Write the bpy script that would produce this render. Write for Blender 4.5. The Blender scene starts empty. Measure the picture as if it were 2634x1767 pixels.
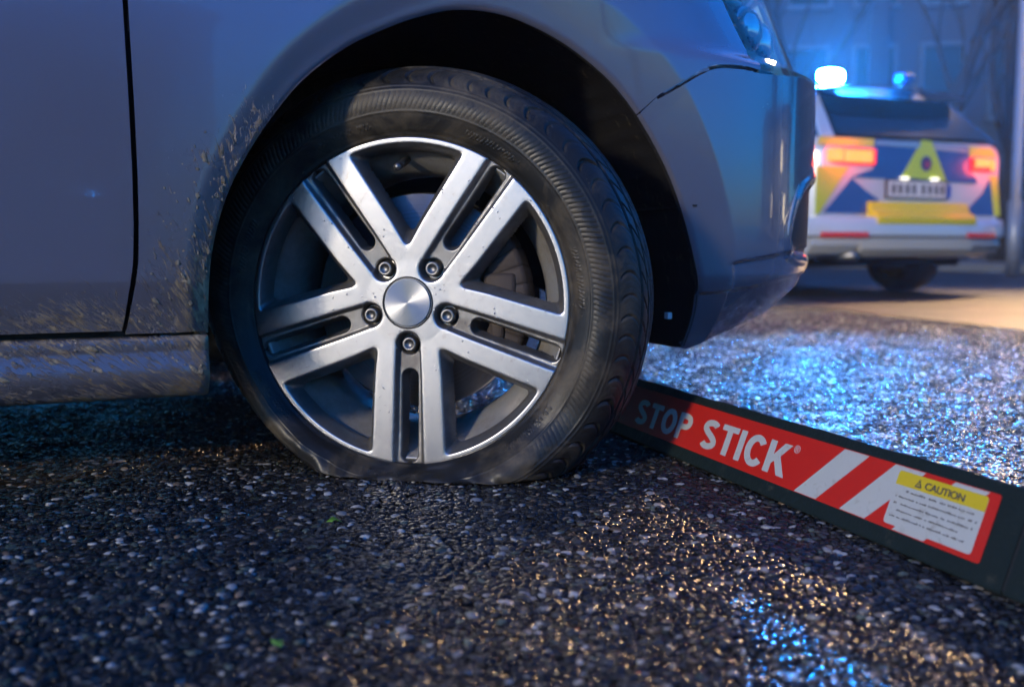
import bpy, bmesh, math, random
import numpy as np
from mathutils import Vector, Matrix

random.seed(7); rng = np.random.default_rng(11)
D = bpy.data; SC = bpy.context.scene; COL = SC.collection
R = math.radians

# ---------------------------------------------------------------- camera
cam_d = D.cameras.new('camera'); cam = D.objects.new('camera', cam_d); COL.objects.link(cam)
cam.location = (0, 0, .309); cam.rotation_euler = (R(90 - 5.33), 0, 0)
cam_d.sensor_width = 36; cam_d.lens = 35; cam_d.clip_start = .02; cam_d.clip_end = 900
cam_d.dof.use_dof = True; cam_d.dof.focus_distance = 1.27; cam_d.dof.aperture_fstop = 3.8; cam_d.dof.aperture_blades = 0
SC.camera = cam
# ---------------------------------------------------------------- dusk sky and low sun
SUN_AZ = R(-141)      # compass angle from +Y, clockwise; low, behind the camera on the left
SUN_EL = R(15)
w = D.worlds.new('World'); SC.world = w; w.use_nodes = True
nt = w.node_tree; bg = nt.nodes['Background']
sky = nt.nodes.new('ShaderNodeTexSky'); sky.sky_type = 'NISHITA'; sky.sun_disc = False
sky.sun_elevation = R(3.0); sky.sun_rotation = SUN_AZ; sky.ozone_density = 7; sky.air_density = 1.0; sky.dust_density = .3
nt.links.new(sky.outputs[0], bg.inputs[0]); bg.inputs[1].default_value = .14
sun_d = D.lights.new('sun', 'SUN'); sun = D.objects.new('sun', sun_d); COL.objects.link(sun)
sun_d.energy = .34; sun_d.angle = R(5); sun_d.color = (1, .86, .64)
_sd = Vector((math.sin(SUN_AZ) * math.cos(SUN_EL), math.cos(SUN_AZ) * math.cos(SUN_EL), math.sin(SUN_EL)))
sun.rotation_euler = _sd.to_track_quat('Z', 'Y').to_euler()
SC.view_settings.view_transform = 'Standard'; SC.view_settings.look = 'None'
SC.view_settings.exposure = 2.85; SC.view_settings.gamma = 1
SC.cycles.use_denoising = True
SC.cycles.sample_clamp_indirect = 6
SC.cycles.max_bounces = 5; SC.cycles.volume_bounces = 0
SC.cycles.use_adaptive_sampling = True; SC.cycles.adaptive_threshold = .02; SC.cycles.adaptive_min_samples = 16
SC.cycles.caustics_reflective = False; SC.cycles.caustics_refractive = False

# ---------------------------------------------------------------- helpers
def mat(name, col=(.5, .5, .5), rough=.5, metal=0, **kw):
    m = D.materials.new(name); m.use_nodes = True
    b = m.node_tree.nodes['Principled BSDF']
    b.inputs['Base Color'].default_value = (*col, 1); b.inputs['Roughness'].default_value = rough
    b.inputs['Metallic'].default_value = metal
    for k, v in kw.items(): b.inputs[k.replace('_', ' ')].default_value = v
    return m
class N:                                    # tiny node-tree helper
    def __init__(s, m): s.t = m.node_tree; s.b = s.t.nodes['Principled BSDF']
    def n(s, typ, **kw):
        o = s.t.nodes.new(typ)
        for k, v in kw.items():
            if k[0] == '_': o.inputs[int(k[1:])].default_value = v
            else: setattr(o, k, v)
        return o
    def l(s, a, b): s.t.links.new(a, b); return b
    def math(s, op, a, b=None, clamp=False):
        o = s.t.nodes.new('ShaderNodeMath'); o.operation = op; o.use_clamp = clamp
        for i, v in enumerate((a, b)):
            if v is None: continue
            if isinstance(v, (int, float)): o.inputs[i].default_value = v
            else: s.t.links.new(v, o.inputs[i])
        return o.outputs[0]
    def ramp(s, fac, stops, interp='LINEAR'):
        o = s.t.nodes.new('ShaderNodeValToRGB'); o.color_ramp.interpolation = interp
        e = o.color_ramp.elements
        while len(e) < len(stops): e.new(.5)
        for i, (p, c) in enumerate(stops):
            e[i].position = p; e[i].color = (*c, 1) if len(c) == 3 else c
        s.t.links.new(fac, o.inputs[0]); return o.outputs[0]
    def mix(s, fac, a, b, blend='MIX'):
        o = s.t.nodes.new('ShaderNodeMix'); o.data_type = 'RGBA'; o.blend_type = blend
        for i, v in ((0, fac), (6, a), (7, b)):
            if isinstance(v, (int, float)): o.inputs[i].default_value = v
            elif isinstance(v, tuple): o.inputs[i].default_value = (*v, 1)
            else: s.t.links.new(v, o.inputs[i])
        return o.outputs[2]
    def noise(s, vec, scale, detail=4, rough=.55, dist=0):
        o = s.n('ShaderNodeTexNoise'); o.inputs['Scale'].default_value = scale; o.inputs['Detail'].default_value = detail
        o.inputs['Roughness'].default_value = rough; o.inputs['Distortion'].default_value = dist
        if vec is not None: s.l(vec, o.inputs['Vector'])
        return o.outputs[0]
    def bump(s, h, strength, dist=.01, normal=None):
        o = s.n('ShaderNodeBump'); o.inputs['Strength'].default_value = strength; o.inputs['Distance'].default_value = dist
        s.l(h, o.inputs['Height'])
        if normal is not None: s.l(normal, o.inputs['Normal'])
        return o.outputs[0]

def obj(name, me, parent=None, m=None):
    o = D.objects.new(name, me); COL.objects.link(o)
    if parent is not None: o.parent = parent
    if m is not None:
        for mm in (m if isinstance(m, (list, tuple)) else [m]): me.materials.append(mm)
    return o
def mesh(name, v, f, m=None, parent=None, smooth=True, mi=None):
    me = D.meshes.new(name)
    me.from_pydata(np.asarray(v, float).tolist(), [], f if isinstance(f, list) else np.asarray(f).tolist())
    if smooth: me.polygons.foreach_set('use_smooth', np.ones(len(me.polygons), bool))
    o = obj(name, me, parent, m)
    if mi is not None: me.polygons.foreach_set('material_index', np.asarray(mi, np.int32))
    me.update(); return o
def empty(name, loc=(0, 0, 0), rz=0, parent=None):
    o = D.objects.new(name, None); COL.objects.link(o); o.location = loc; o.rotation_euler = (0, 0, rz)
    o.empty_display_size = .1
    if parent is not None: o.parent = parent
    return o
def tag(o, label, cat, group=None, kind=None):
    o['label'] = label; o['category'] = cat
    if group: o['group'] = group
    if kind: o['kind'] = kind
    return o
def struct(o): o['kind'] = 'structure'; return o
def bm_obj(name, bm, m, parent=None, smooth=False):
    me = D.meshes.new(name); bm.normal_update(); bm.to_mesh(me); bm.free()
    if smooth: me.polygons.foreach_set('use_smooth', np.ones(len(me.polygons), bool))
    return obj(name, me, parent, m)
def bbox(bm, c, size, rot=None, bev=0, seg=2):
    r = bmesh.ops.create_cube(bm, size=1)
    M = Matrix.Translation(c) @ (rot.to_4x4() if rot is not None else Matrix()) @ Matrix.Diagonal((*size, 1))
    bmesh.ops.transform(bm, matrix=M, verts=r['verts'])
    if bev:
        ed = list({e for v in r['verts'] for e in v.link_edges})
        bmesh.ops.bevel(bm, geom=ed, offset=bev, segments=seg, profile=.6, affect='EDGES')
def box(name, c, size, m, parent=None, bev=0, rot=None, smooth=False):
    bm = bmesh.new(); bbox(bm, c, size, rot, bev); return bm_obj(name, bm, m, parent, smooth)
def grid_faces(nu, nv, wrap_u=False):
    i = np.arange(nu if wrap_u else nu - 1)[:, None]; j = np.arange(nv - 1)[None, :]
    a = i * nv + j; b = ((i + 1) % nu) * nv + j
    return np.stack([a, b, b + 1, a + 1], -1).reshape(-1, 4)
def lathe(name, prof, m, parent=None, n=96, axis='Y', smooth=True, a0=0, a1=2 * math.pi, centre=(0, 0)):
    """profile of (y, r) round the local Y axis"""
    full = abs(a1 - a0 - 2 * math.pi) < 1e-6
    an = np.linspace(a0, a1, n, endpoint=not full); p = np.array(prof)
    X = centre[0] + p[None, :, 1] * np.cos(an)[:, None]; Z = centre[1] + p[None, :, 1] * np.sin(an)[:, None]
    Y = np.repeat(p[None, :, 0], n, 0)
    v = np.stack([X, Y, Z], -1).reshape(-1, 3)
    return mesh(name, v, grid_faces(n, len(p), full)[:, ::-1], m, parent, smooth)
def tube_bm(bm, pts, rad, n=8, cap=True):
    pts = [Vector(p) for p in pts]; rings = []
    rr = rad if isinstance(rad, (list, tuple)) else [rad] * len(pts)
    ref = Vector((.31, .22, .93)).normalized()
    for i, p in enumerate(pts):
        t = (pts[min(i + 1, len(pts) - 1)] - pts[max(i - 1, 0)]).normalized()
        a = t.cross(ref)
        if a.length < 1e-3: a = t.cross(Vector((1, 0, 0)))
        a.normalize(); b = t.cross(a)
        rings.append([bm.verts.new(p + rr[i] * (math.cos(2 * math.pi * k / n) * a + math.sin(2 * math.pi * k / n) * b)) for k in range(n)])
    for r0, r1 in zip(rings, rings[1:]):
        for k in range(n): bm.faces.new((r0[k], r0[(k + 1) % n], r1[(k + 1) % n], r1[k]))
    if cap: bm.faces.new(rings[0][::-1]); bm.faces.new(rings[-1])
def prism(name, poly, h0, h1, fn, m, parent=None):
    """2-D polygon given depth; fn(u, v, h) -> point"""
    n = len(poly)
    v = [fn(u, q, h0) for u, q in poly] + [fn(u, q, h1) for u, q in poly]
    f = [list(range(n - 1, -1, -1)), list(range(n, 2 * n))] + [[i, (i + 1) % n, n + (i + 1) % n, n + i] for i in range(n)]
    return mesh(name, v, f, m, parent, smooth=False)
def sst(a, b, x):
    t = np.clip((np.asarray(x, float) - a) / (b - a), 0, 1); return t * t * (3 - 2 * t)
# ---------------------------------------------------------------- materials
def paint_material():
    """grey-violet metallic clear-coat, thin road film and mud flung off the tyre (polar UV round the wheel)"""
    m = mat('car_paint', (.235, .235, .305), .34, .55, Coat_Weight=1.0, Coat_Roughness=.04)
    n = N(m)
    uv = n.n('ShaderNodeUVMap', uv_map='polar').outputs[0]
    ob = n.n('ShaderNodeTexCoord').outputs['Object']
    sep = n.n('ShaderNodeSeparateXYZ'); n.l(uv, sep.inputs[0]); r, a = sep.outputs[0], sep.outputs[1]
    xyz = n.n('ShaderNodeSeparateXYZ'); n.l(ob, xyz.inputs[0]); x, z = xyz.outputs[0], xyz.outputs[2]
    # streaks fan out from the tyre's contact patch
    mp = n.n('ShaderNodeMapping'); mp.inputs['Scale'].default_value = (42, 70, 1); n.l(uv, mp.inputs[0])
    st = n.noise(mp.outputs[0], 1, 6, .68, 1.3)
    mp2 = n.n('ShaderNodeMapping'); mp2.inputs['Scale'].default_value = (22, 30, 1); n.l(uv, mp2.inputs[0])
    st2 = n.noise(mp2.outputs[0], 1, 7, .74, 1.6)
    cl = n.noise(ob, 9, 3, .6)
    # where the tyre throws it: behind the arch, denser low down
    hx = n.math('POWER', n.math('ABSOLUTE', n.math('SUBTRACT', x, .10)), 2); hz = n.math('POWER', n.math('ABSOLUTE', n.math('SUBTRACT', z, .26)), 2)
    hub = n.math('SQRT', n.math('ADD', hx, hz))
    near = n.math('SUBTRACT', 1, n.math('DIVIDE', n.math('SUBTRACT', hub, .355), .125), True)
    low = n.math('SUBTRACT', 1, n.math('DIVIDE', n.math('SUBTRACT', z, .25), .42), True)
    rear = n.math('MULTIPLY', n.math('SUBTRACT', -.10, x), 12, True)
    zone = n.math('MULTIPLY', n.math('MULTIPLY', near, low), rear)
    doorz = n.math('MULTIPLY', n.math('SUBTRACT', .285, z), 18, True)           # lower door and sill
    doorz = n.math('MULTIPLY', n.math('MULTIPLY', doorz, .62), rear)
    zone = n.math('MAXIMUM', zone, doorz)
    thr = n.math('SUBTRACT', .76, n.math('MULTIPLY', zone, .41))
    thr = n.math('ADD', thr, n.math('MULTIPLY', n.math('SUBTRACT', cl, .5), -.50))
    s = n.math('MAXIMUM', st, n.math('SUBTRACT', st2, .03))
    mask = n.math('MULTIPLY', n.math('SUBTRACT', s, thr), 11, True)
    sm = n.math('MULTIPLY', n.math('SUBTRACT', n.noise(ob, 34, 7, .72, .8), n.math('SUBTRACT', .74, n.math('MULTIPLY', zone, .20))), 9, True)
    mask = n.math('MAXIMUM', mask, n.math('MULTIPLY', n.math('MULTIPLY', sm, .8), n.math('MULTIPLY', zone, 5, True)))
    sp = n.n('ShaderNodeTexVoronoi'); sp.inputs['Scale'].default_value = 75; n.l(ob, sp.inputs['Vector'])
    spk = n.math('MULTIPLY', n.math('LESS_THAN', sp.outputs['Distance'], n.math('MULTIPLY', n.math('ADD', zone, .015), .22)), n.math('GREATER_THAN', n.noise(ob, 22, 2), .52))
    mask = n.math('MAXIMUM', mask, n.math('MULTIPLY', spk, .9))
    film = n.math('MULTIPLY', n.math('ADD', n.math('MULTIPLY', zone, .75), n.math('MULTIPLY', n.noise(ob, 3, 5, .6), .10)), 1, True)
    dirt = n.ramp(n.noise(ob, 60, 3), [(.3, (.17, .115, .065)), (.7, (.50, .37, .21))])
    c0 = n.mix(film, (.235, .235, .305), (.15, .125, .092))
    n.l(n.mix(mask, c0, dirt), n.b.inputs['Base Color'])
    n.l(n.math('MULTIPLY', n.math('SUBTRACT', 1, mask), .55), n.b.inputs['Metallic'])
    dust = n.math('ADD', n.math('MULTIPLY', n.noise(ob, 7, 6, .65), .16), n.math('MULTIPLY', zone, .15))
    n.l(n.math('ADD', n.math('MULTIPLY', mask, .5), n.math('ADD', .11, dust)), n.b.inputs['Roughness'])
    n.l(n.math('MULTIPLY', n.math('SUBTRACT', 1, mask), n.math('SUBTRACT', .95, n.math('MULTIPLY', film, .9))), n.b.inputs['Coat Weight'])
    n.l(n.math('MULTIPLY', dust, .2), n.b.inputs['Coat Roughness'])
    n.l(n.bump(mask, .9, .0022), n.b.inputs['Normal'])
    return m
PAINT = paint_material()
BLACK = mat('black_plastic', (.012, .012, .014), .45)
GAP = mat('gap_seal', (.006, .006, .007), .7)
UNDER = mat('underbody', (.010, .010, .012), .8)
def liner_material():
    m = mat('arch_liner', (.014, .014, .016), .62, 0, Specular_IOR_Level=.2); n = N(m)
    ob = n.n('ShaderNodeTexCoord').outputs['Object']
    mp = n.n('ShaderNodeMapping'); mp.inputs['Scale'].default_value = (60, 60, 6); n.l(ob, mp.inputs[0])
    k = n.math('MULTIPLY', n.math('SUBTRACT', n.noise(mp.outputs[0], 1, 4, .7), .60), 9, True)
    n.l(n.mix(k, (.013, .013, .015), (.075, .062, .046)), n.b.inputs['Base Color'])
    n.l(n.bump(n.noise(ob, 90, 4), .3, .002), n.b.inputs['Normal'])
    return m
LINER = liner_material()
def tyre_material():
    m = mat('tyre_rubber', (.018, .018, .019), .55, 0, Specular_IOR_Level=.3); n = N(m)
    ob = n.n('ShaderNodeTexCoord').outputs['Object']
    d = n.noise(ob, 9, 6, .68, .4); d2 = n.noise(ob, 70, 4, .7)
    k = n.math('MULTIPLY', n.math('SUBTRACT', d, .45), 4.0, True)
    k = n.math('MULTIPLY', k, n.math('ADD', .25, d2))
    sp = n.math('MULTIPLY', n.math('SUBTRACT', n.noise(ob, 24, 6, .75, 1.2), .66), 14, True)
    c = n.mix(k, (.016, .016, .016), (.135, .105, .068))
    n.l(n.mix(n.math('MULTIPLY', sp, .8), c, (.19, .165, .12)), n.b.inputs['Base Color'])
    n.l(n.math('ADD', .36, n.math('MULTIPLY', k, .4)), n.b.inputs['Roughness'])
    b1 = n.bump(d2, .22, .0015)
    n.l(n.bump(sp, .5, .0015, b1), n.b.inputs['Normal'])
    return m
TYRE = tyre_material()
def alloy_material():
    """machined face where the cast height is zero, grey paint and brake dust in the recesses (attribute 'recess')"""
    m = mat('alloy', (.62, .62, .64), .28, 1.0); n = N(m)
    at = n.n('ShaderNodeAttribute', attribute_name='recess'); rec = at.outputs['Fac']
    ob = n.n('ShaderNodeTexCoord').outputs['Object']
    k = n.math('MULTIPLY', n.math('SUBTRACT', rec, .0012), 900, True)
    deep = n.math('MULTIPLY', n.math('SUBTRACT', rec, .004), 45, True)
    d = n.math('MULTIPLY', n.math('SUBTRACT', n.noise(ob, 26, 5, .65), .42), 3.0, True)
    pit = n.math('MULTIPLY', n.math('SUBTRACT', n.noise(ob, 240, 3, .7), .70), 12, True)
    spot = n.math('MULTIPLY', n.math('SUBTRACT', n.noise(ob, 22, 8, .82, 1.6), .565), 5, True)
    painted = n.mix(n.math('MULTIPLY', d, .9), (.20, .195, .19), (.085, .066, .045))
    face = n.mix(n.math('MULTIPLY', n.math('MAXIMUM', n.math('MULTIPLY', pit, .6), spot), .8), (.35, .348, .36), (.12, .092, .06))
    n.l(n.mix(k, face, painted), n.b.inputs['Base Color'])
    n.l(n.math('SUBTRACT', .96, n.math('MULTIPLY', k, n.math('ADD', .30, n.math('MULTIPLY', d, .35)))), n.b.inputs['Metallic'])
    n.l(n.math('ADD', n.math('ADD', .26, n.math('MULTIPLY', n.noise(ob, 14, 5, .6), .12)), n.math('MULTIPLY', n.math('MAXIMUM', n.math('MULTIPLY', d, k), spot), .25)), n.b.inputs['Roughness'])
    dr = n.n('ShaderNodeTexVoronoi'); dr.inputs['Scale'].default_value = 150; n.l(ob, dr.inputs['Vector'])
    drop = n.math('MULTIPLY', n.math('SUBTRACT', .20, dr.outputs['Distance']), n.math('GREATER_THAN', n.noise(ob, 45, 2), .58), True)
    n.l(n.bump(drop, .8, .004, n.bump(n.noise(ob, 160, 3), .08, .001)), n.b.inputs['Normal'])
    n.b.inputs['Coat Weight'].default_value = .12; n.b.inputs['Coat Roughness'].default_value = .12
    return m
ALLOY = alloy_material()
def barrel_material():
    m = mat('rim_barrel', (.36, .355, .35), .38, .4); n = N(m)
    ob = n.n('ShaderNodeTexCoord').outputs['Object']
    d = n.math('MULTIPLY', n.math('SUBTRACT', n.noise(ob, 12, 6, .7), .40), 3.0, True)
    n.l(n.mix(n.math('MULTIPLY', d, .85), (.36, .35, .335), (.12, .095, .065)), n.b.inputs['Base Color'])
    n.l(n.math('SUBTRACT', .45, n.math('MULTIPLY', d, .35)), n.b.inputs['Metallic'])
    n.l(n.math('ADD', .30, n.math('MULTIPLY', d, .35)), n.b.inputs['Roughness'])
    return m
BARREL = barrel_material()
def cap_material():
    m = mat('brushed_cap', (.30, .31, .34), .30, 1.0, Anisotropic=.9); n = N(m)
    t = n.n('ShaderNodeTangent', direction_type='RADIAL', axis='Y'); n.l(t.outputs[0], n.b.inputs['Tangent'])
    ob = n.n('ShaderNodeTexCoord').outputs['Object']
    ln = n.n('ShaderNodeVectorMath', operation='LENGTH'); n.l(ob, ln.inputs[0])
    cmb = n.n('ShaderNodeCombineXYZ'); n.l(n.math('MULTIPLY', ln.outputs['Value'], 1500), cmb.inputs[0])
    n.l(n.math('ADD', .34, n.math('MULTIPLY', n.noise(cmb.outputs[0], 1, 2), .20)), n.b.inputs['Roughness'])
    return m
CAP = cap_material()
STEEL = mat('bolt_steel', (.20, .195, .19), .42, .9)
def disc_material():
    m = mat('brake_disc', (.34, .33, .33), .34, .95, Anisotropic=.6); n = N(m)
    t = n.n('ShaderNodeTangent', direction_type='RADIAL', axis='Y'); n.l(t.outputs[0], n.b.inputs['Tangent'])
    ob = n.n('ShaderNodeTexCoord').outputs['Object']
    ln = n.n('ShaderNodeVectorMath', operation='LENGTH'); n.l(ob, ln.inputs[0])
    cmb = n.n('ShaderNodeCombineXYZ'); n.l(n.math('MULTIPLY', ln.outputs['Value'], 420), cmb.inputs[0])
    n.l(n.mix(n.math('MULTIPLY', n.noise(cmb.outputs[0], 1, 4), .8), (.40, .39, .39), (.16, .12, .10)), n.b.inputs['Base Color'])
    return m
DISC = disc_material()
IRON = mat('cast_iron', (.06, .045, .038), .7, .4)
CHROME = mat('chrome', (.80, .80, .82), .10, 1.0)
def lens_material(name, tint=(1, 1, 1), rough=.02):
    m = D.materials.new(name); m.use_nodes = True; t = m.node_tree
    b = t.nodes['Principled BSDF']; t.nodes.remove(b)
    tr = t.nodes.new('ShaderNodeBsdfTransparent'); tr.inputs[0].default_value = (*tint, 1)
    gl = t.nodes.new('ShaderNodeBsdfGlossy'); gl.inputs['Roughness'].default_value = rough
    fr = t.nodes.new('ShaderNodeFresnel'); fr.inputs[0].default_value = 1.5
    mx = t.nodes.new('ShaderNodeMixShader')
    t.links.new(fr.outputs[0], mx.inputs[0]); t.links.new(tr.outputs[0], mx.inputs[1]); t.links.new(gl.outputs[0], mx.inputs[2])
    t.links.new(mx.outputs[0], t.nodes['Material Output'].inputs[0])
    return m
LENS = lens_material('clear_lens', (.98, .98, .98))
GLASS = mat('dark_glass', (.012, .02, .028), .04, 0, Coat_Weight=1.0)
def emit(name, col, strength, base=(.02, .02, .02)):
    m = mat(name, base, .3); b = m.node_tree.nodes['Principled BSDF']
    b.inputs['Emission Color'].default_value = (*col, 1); b.inputs['Emission Strength'].default_value = strength
    return m
# ---------------------------------------------------------------- ground: wet exposed-aggregate surface, smoother road beyond
def ground_material():
    m = mat('wet_aggregate', (.02, .02, .022), .3, 0, Specular_IOR_Level=.26); n = N(m)
    ob = n.n('ShaderNodeTexCoord').outputs['Object']
    v = n.n('ShaderNodeTexVoronoi'); v.inputs['Scale'].default_value = 95; n.l(ob, v.inputs['Vector'])
    sep = n.n('ShaderNodeSeparateColor'); n.l(v.outputs['Color'], sep.inputs[0])
    c = n.ramp(sep.outputs[0], [(0, (.007, .007, .008)), (.6, (.012, .012, .012)), (.82, (.06, .056, .05)), (.95, (.17, .16, .14)), (1, (.34, .33, .30))])
    n.l(c, n.b.inputs['Base Color'])
    h = n.math('SUBTRACT', 1, n.math('MULTIPLY', v.outputs['Distance'], 1.4), True)
    n.l(n.bump(n.math('ADD', h, n.math('MULTIPLY', n.noise(ob, 160, 3), .3)), 1.0, .006), n.b.inputs['Normal'])
    n.l(n.math('ADD', .10, n.math('MULTIPLY', n.noise(ob, 3, 4), .22)), n.b.inputs['Roughness'])
    return m
GROUND = ground_material()
g = mesh('ground', [(-400, -400, 0), (400, -400, 0), (400, 400, 0), (-400, 400, 0)], [[0, 1, 2, 3]], GROUND, smooth=False); struct(g)
def road_material():
    m = mat('wet_asphalt', (.05, .048, .046), .4); n = N(m)
    ob = n.n('ShaderNodeTexCoord').outputs['Object']
    k = n.noise(ob, 1.3, 5, .6)
    n.l(n.mix(k, (.030, .028, .026), (.015, .015, .015)), n.b.inputs['Base Color'])
    n.l(n.math('ADD', .22, n.math('MULTIPLY', k, .45)), n.b.inputs['Roughness'])
    n.l(n.bump(n.noise(ob, 130, 4, .7), .7, .004), n.b.inputs['Normal'])
    return m
RDIR = np.array([-.2217, .9751]); RP = np.array([1.93, 3.74]); RN = np.array([.9751, .2217])
def rpt(t, wd, z): q = RP + RDIR * t + RN * wd; return (q[0], q[1], z)
wob = [(t, .10 * math.sin(t * 1.7) + .06 * math.sin(t * 4.3 + 1)) for t in np.linspace(-14, 60, 149)]
v = [rpt(t, d, .004) for t, d in wob] + [rpt(t, 7.0, .004) for t, d in wob]
nn = len(wob)
struct(mesh('road', v, [[i, nn + i, nn + i + 1, i + 1] for i in range(nn - 1)], road_material(), smooth=False))

# stones, each its own small pebble, joined into one uncountable mass
ico = bmesh.new(); bmesh.ops.create_icosphere(ico, subdivisions=1, radius=1)
T0v = np.array([v.co[:] for v in ico.verts]); T0f = np.array([[v.index for v in f.verts] for f in ico.faces]); ico.free()
ico = bmesh.new(); bmesh.ops.create_icosphere(ico, subdivisions=2, radius=1)
T1v = np.array([v.co[:] for v in ico.verts]); T1f = np.array([[v.index for v in f.verts] for f in ico.faces]); ico.free()
def templates(tv, k, amp):
    out = []
    for i in range(k):
        a = rng.normal(size=(3, 3)); ph = rng.uniform(0, 6, 3)
        d = sum(np.sin(tv @ a[j] * 1.6 + ph[j]) for j in range(3)) / 3
        out.append(tv * (1 + amp * d[:, None]))
    return np.array(out)
def stones(name, pts, tv, tf, smin, smax):
    n = len(pts); K = 16; tp = templates(tv, K, .28)
    P = tp[rng.integers(0, K, n)]                                     # n, nv, 3
    s = smin + (smax - smin) * rng.beta(1.3, 2.4, n)
    el = rng.uniform(.55, 1.0, n); fl = rng.uniform(.24, .48, n)
    P = P * np.stack([s, s * el, s * fl], -1)[:, None, :]
    tx, ty, rz = rng.normal(0, .15, n), rng.normal(0, .15, n), rng.uniform(0, 6.28, n)
    def rot(P, a, i, j):
        c, q = np.cos(a)[:, None], np.sin(a)[:, None]; x, y = P[..., i].copy(), P[..., j].copy()
        P[..., i] = c * x - q * y; P[..., j] = q * x + c * y
    rot(P, tx, 1, 2); rot(P, ty, 0, 2); rot(P, rz, 0, 1)
    P[..., 0] += pts[:, 0, None]; P[..., 1] += pts[:, 1, None]
    lowf = np.sin(pts[:, 0] * 23 + 2 * np.sin(pts[:, 1] * 17)) * np.sin(pts[:, 1] * 29 + 1.3)
    P[..., 2] += (.0017 + .0011 * lowf + np.abs(rng.normal(0, .0006, n)) - s * fl)[:, None]
    nv = tv.shape[0]
    F = (tf[None] + (np.arange(n) * nv)[:, None, None]).reshape(-1, 3)
    me = D.meshes.new(name)
    me.vertices.add(n * nv); me.vertices.foreach_set('co', P.reshape(-1))
    me.loops.add(F.size); me.loops.foreach_set('vertex_index', F.reshape(-1).astype(np.int32))
    me.polygons.add(len(F)); me.polygons.foreach_set('loop_start', np.arange(0, F.size, 3, dtype=np.int32))
    me.polygons.foreach_set('use_smooth', np.ones(len(F), bool))
    me.update(calc_edges=True)
    # stone colours: mostly dark basalt, some grey, a few pale quartz, rust and greenish ones
    u = rng.random(n); t = rng.random(n)[:, None]
    c = np.where((u < .64)[:, None], .006 + .016 * t * np.array([1, 1.0, 1.02]),
        np.where((u < .875)[:, None], .020 + .040 * t * np.array([1, .97, .90]),
        np.where((u < .935)[:, None], .13 + .26 * t * np.array([1, .95, .86]),
        np.where((u < .965)[:, None], (.07 + .12 * t) * np.array([1, .72, .50]), (.035 + .07 * t) * np.array([.82, 1, .80])))))
    at = me.attributes.new('stone', 'FLOAT_COLOR', 'POINT')
    cc = np.ones((n, nv, 4)); cc[..., :3] = c[:, None, :]
    at.data.foreach_set('color', cc.reshape(-1).astype(np.float32))
    o = obj(name, me, None, STONE); o['kind'] = 'stuff'
    return o
def stone_material():
    m = mat('wet_stone', (.1, .1, .1), .2, 0, Specular_IOR_Level=.28); n = N(m)
    at = n.n('ShaderNodeAttribute', attribute_name='stone')
    ob = n.n('ShaderNodeTexCoord').outputs['Object']
    vs = n.n('ShaderNodeVectorMath', operation='SCALE'); n.l(at.outputs['Color'], vs.inputs[0]); n.l(n.math('ADD', .35, n.math('MULTIPLY', n.noise(ob, 420, 4, .7), 1.3)), vs.inputs['Scale']); n.l(vs.outputs[0], n.b.inputs['Base Color'])
    n.l(n.math('ADD', .06, n.math('MULTIPLY', n.noise(ob, 5, 3), .22)), n.b.inputs['Roughness'])
    n.l(n.bump(n.noise(ob, 700, 3), .25, .0008), n.b.inputs['Normal'])
    return m
STONE = stone_material()
def scatter(d0, d1, pitch, x0=-.60, x1=.60):
    ys = np.arange(d0, d1, pitch); out = []
    for y in ys:
        xs = np.arange(x0 * y - .08, x1 * y + .08, pitch)
        out.append(np.stack([xs + rng.uniform(-.45, .45, len(xs)) * pitch, y + rng.uniform(-.45, .45, len(xs)) * pitch], -1))
    p = np.concatenate(out)
    side = (p - RP) @ RN
    keep = (side < .10 * np.sin(((p - RP) @ RDIR) * 1.7) + .06 * np.sin(((p - RP) @ RDIR) * 4.3 + 1) + rng.uniform(-.08, .08, len(p)))
    return p[keep]
near = scatter(.84, 1.46, .0082, -.54, .54)
o = stones('sharp_pebbles', near, T1v, T1f, .0036, .0105)
o['label'] = 'wet dark and pale pebbles set in the ground around the flat tyre'; o['category'] = 'gravel'
fore = scatter(.50, .84, .0082, -.62, .62)
o = stones('foreground_pebbles', fore, T0v, T0f, .0036, .0105)
o['label'] = 'blurred wet pebbles in the ground nearest the viewer'; o['category'] = 'gravel'
mid = np.concatenate([scatter(1.46, 2.1, .0090, -.54, .58), scatter(2.1, 3.0, .0105, -.30, .58)])
o = stones('middle_pebbles', mid, T0v, T0f, .0048, .0096)
o['label'] = 'wet pebbles in the ground under the car and behind the stick'; o['category'] = 'gravel'
far = scatter(3.0, 5.0, .0138, .06, .58)
o = stones('distant_pebbles', far, T0v, T0f, .0060, .0120)
o['label'] = 'glistening wet pebbles in the ground beyond the bumper'; o['category'] = 'gravel'
# ---------------------------------------------------------------- the grey car (only its front right side is in view)
# local frame: X forward, Y inward (away from the viewer), Z up; origin on the ground under the front right wheel
CAR = empty('grey_car', (-.1425, 1.345, 0), R(24))
tag(CAR, 'muddy grey car with a flat front tyre, its nose turned to the right', 'car')
HUBZ = .238
S0, Y0 = .30, -.02
def _bez(t):
    p = ((S0, Y0), (S0 + .53, Y0), (1.015, .26), (1.015, .86)); q = 1 - t
    return [q**3 * p[0][i] + 3 * q * q * t * p[1][i] + 3 * q * t * t * p[2][i] + t**3 * p[3][i] for i in (0, 1)]
_q = np.linspace(0, 1, 801); _X, _Y = [np.array(k) for k in zip(*[_bez(t) for t in _q])]
_S = S0 + np.concatenate([[0], np.cumsum(np.hypot(np.diff(_X), np.diff(_Y)))]); SEND = float(_S[-1])
_TX = np.gradient(_X, _S); _TY = np.gradient(_Y, _S); _n = np.hypot(_TX, _TY); _TX /= _n; _TY /= _n
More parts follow.
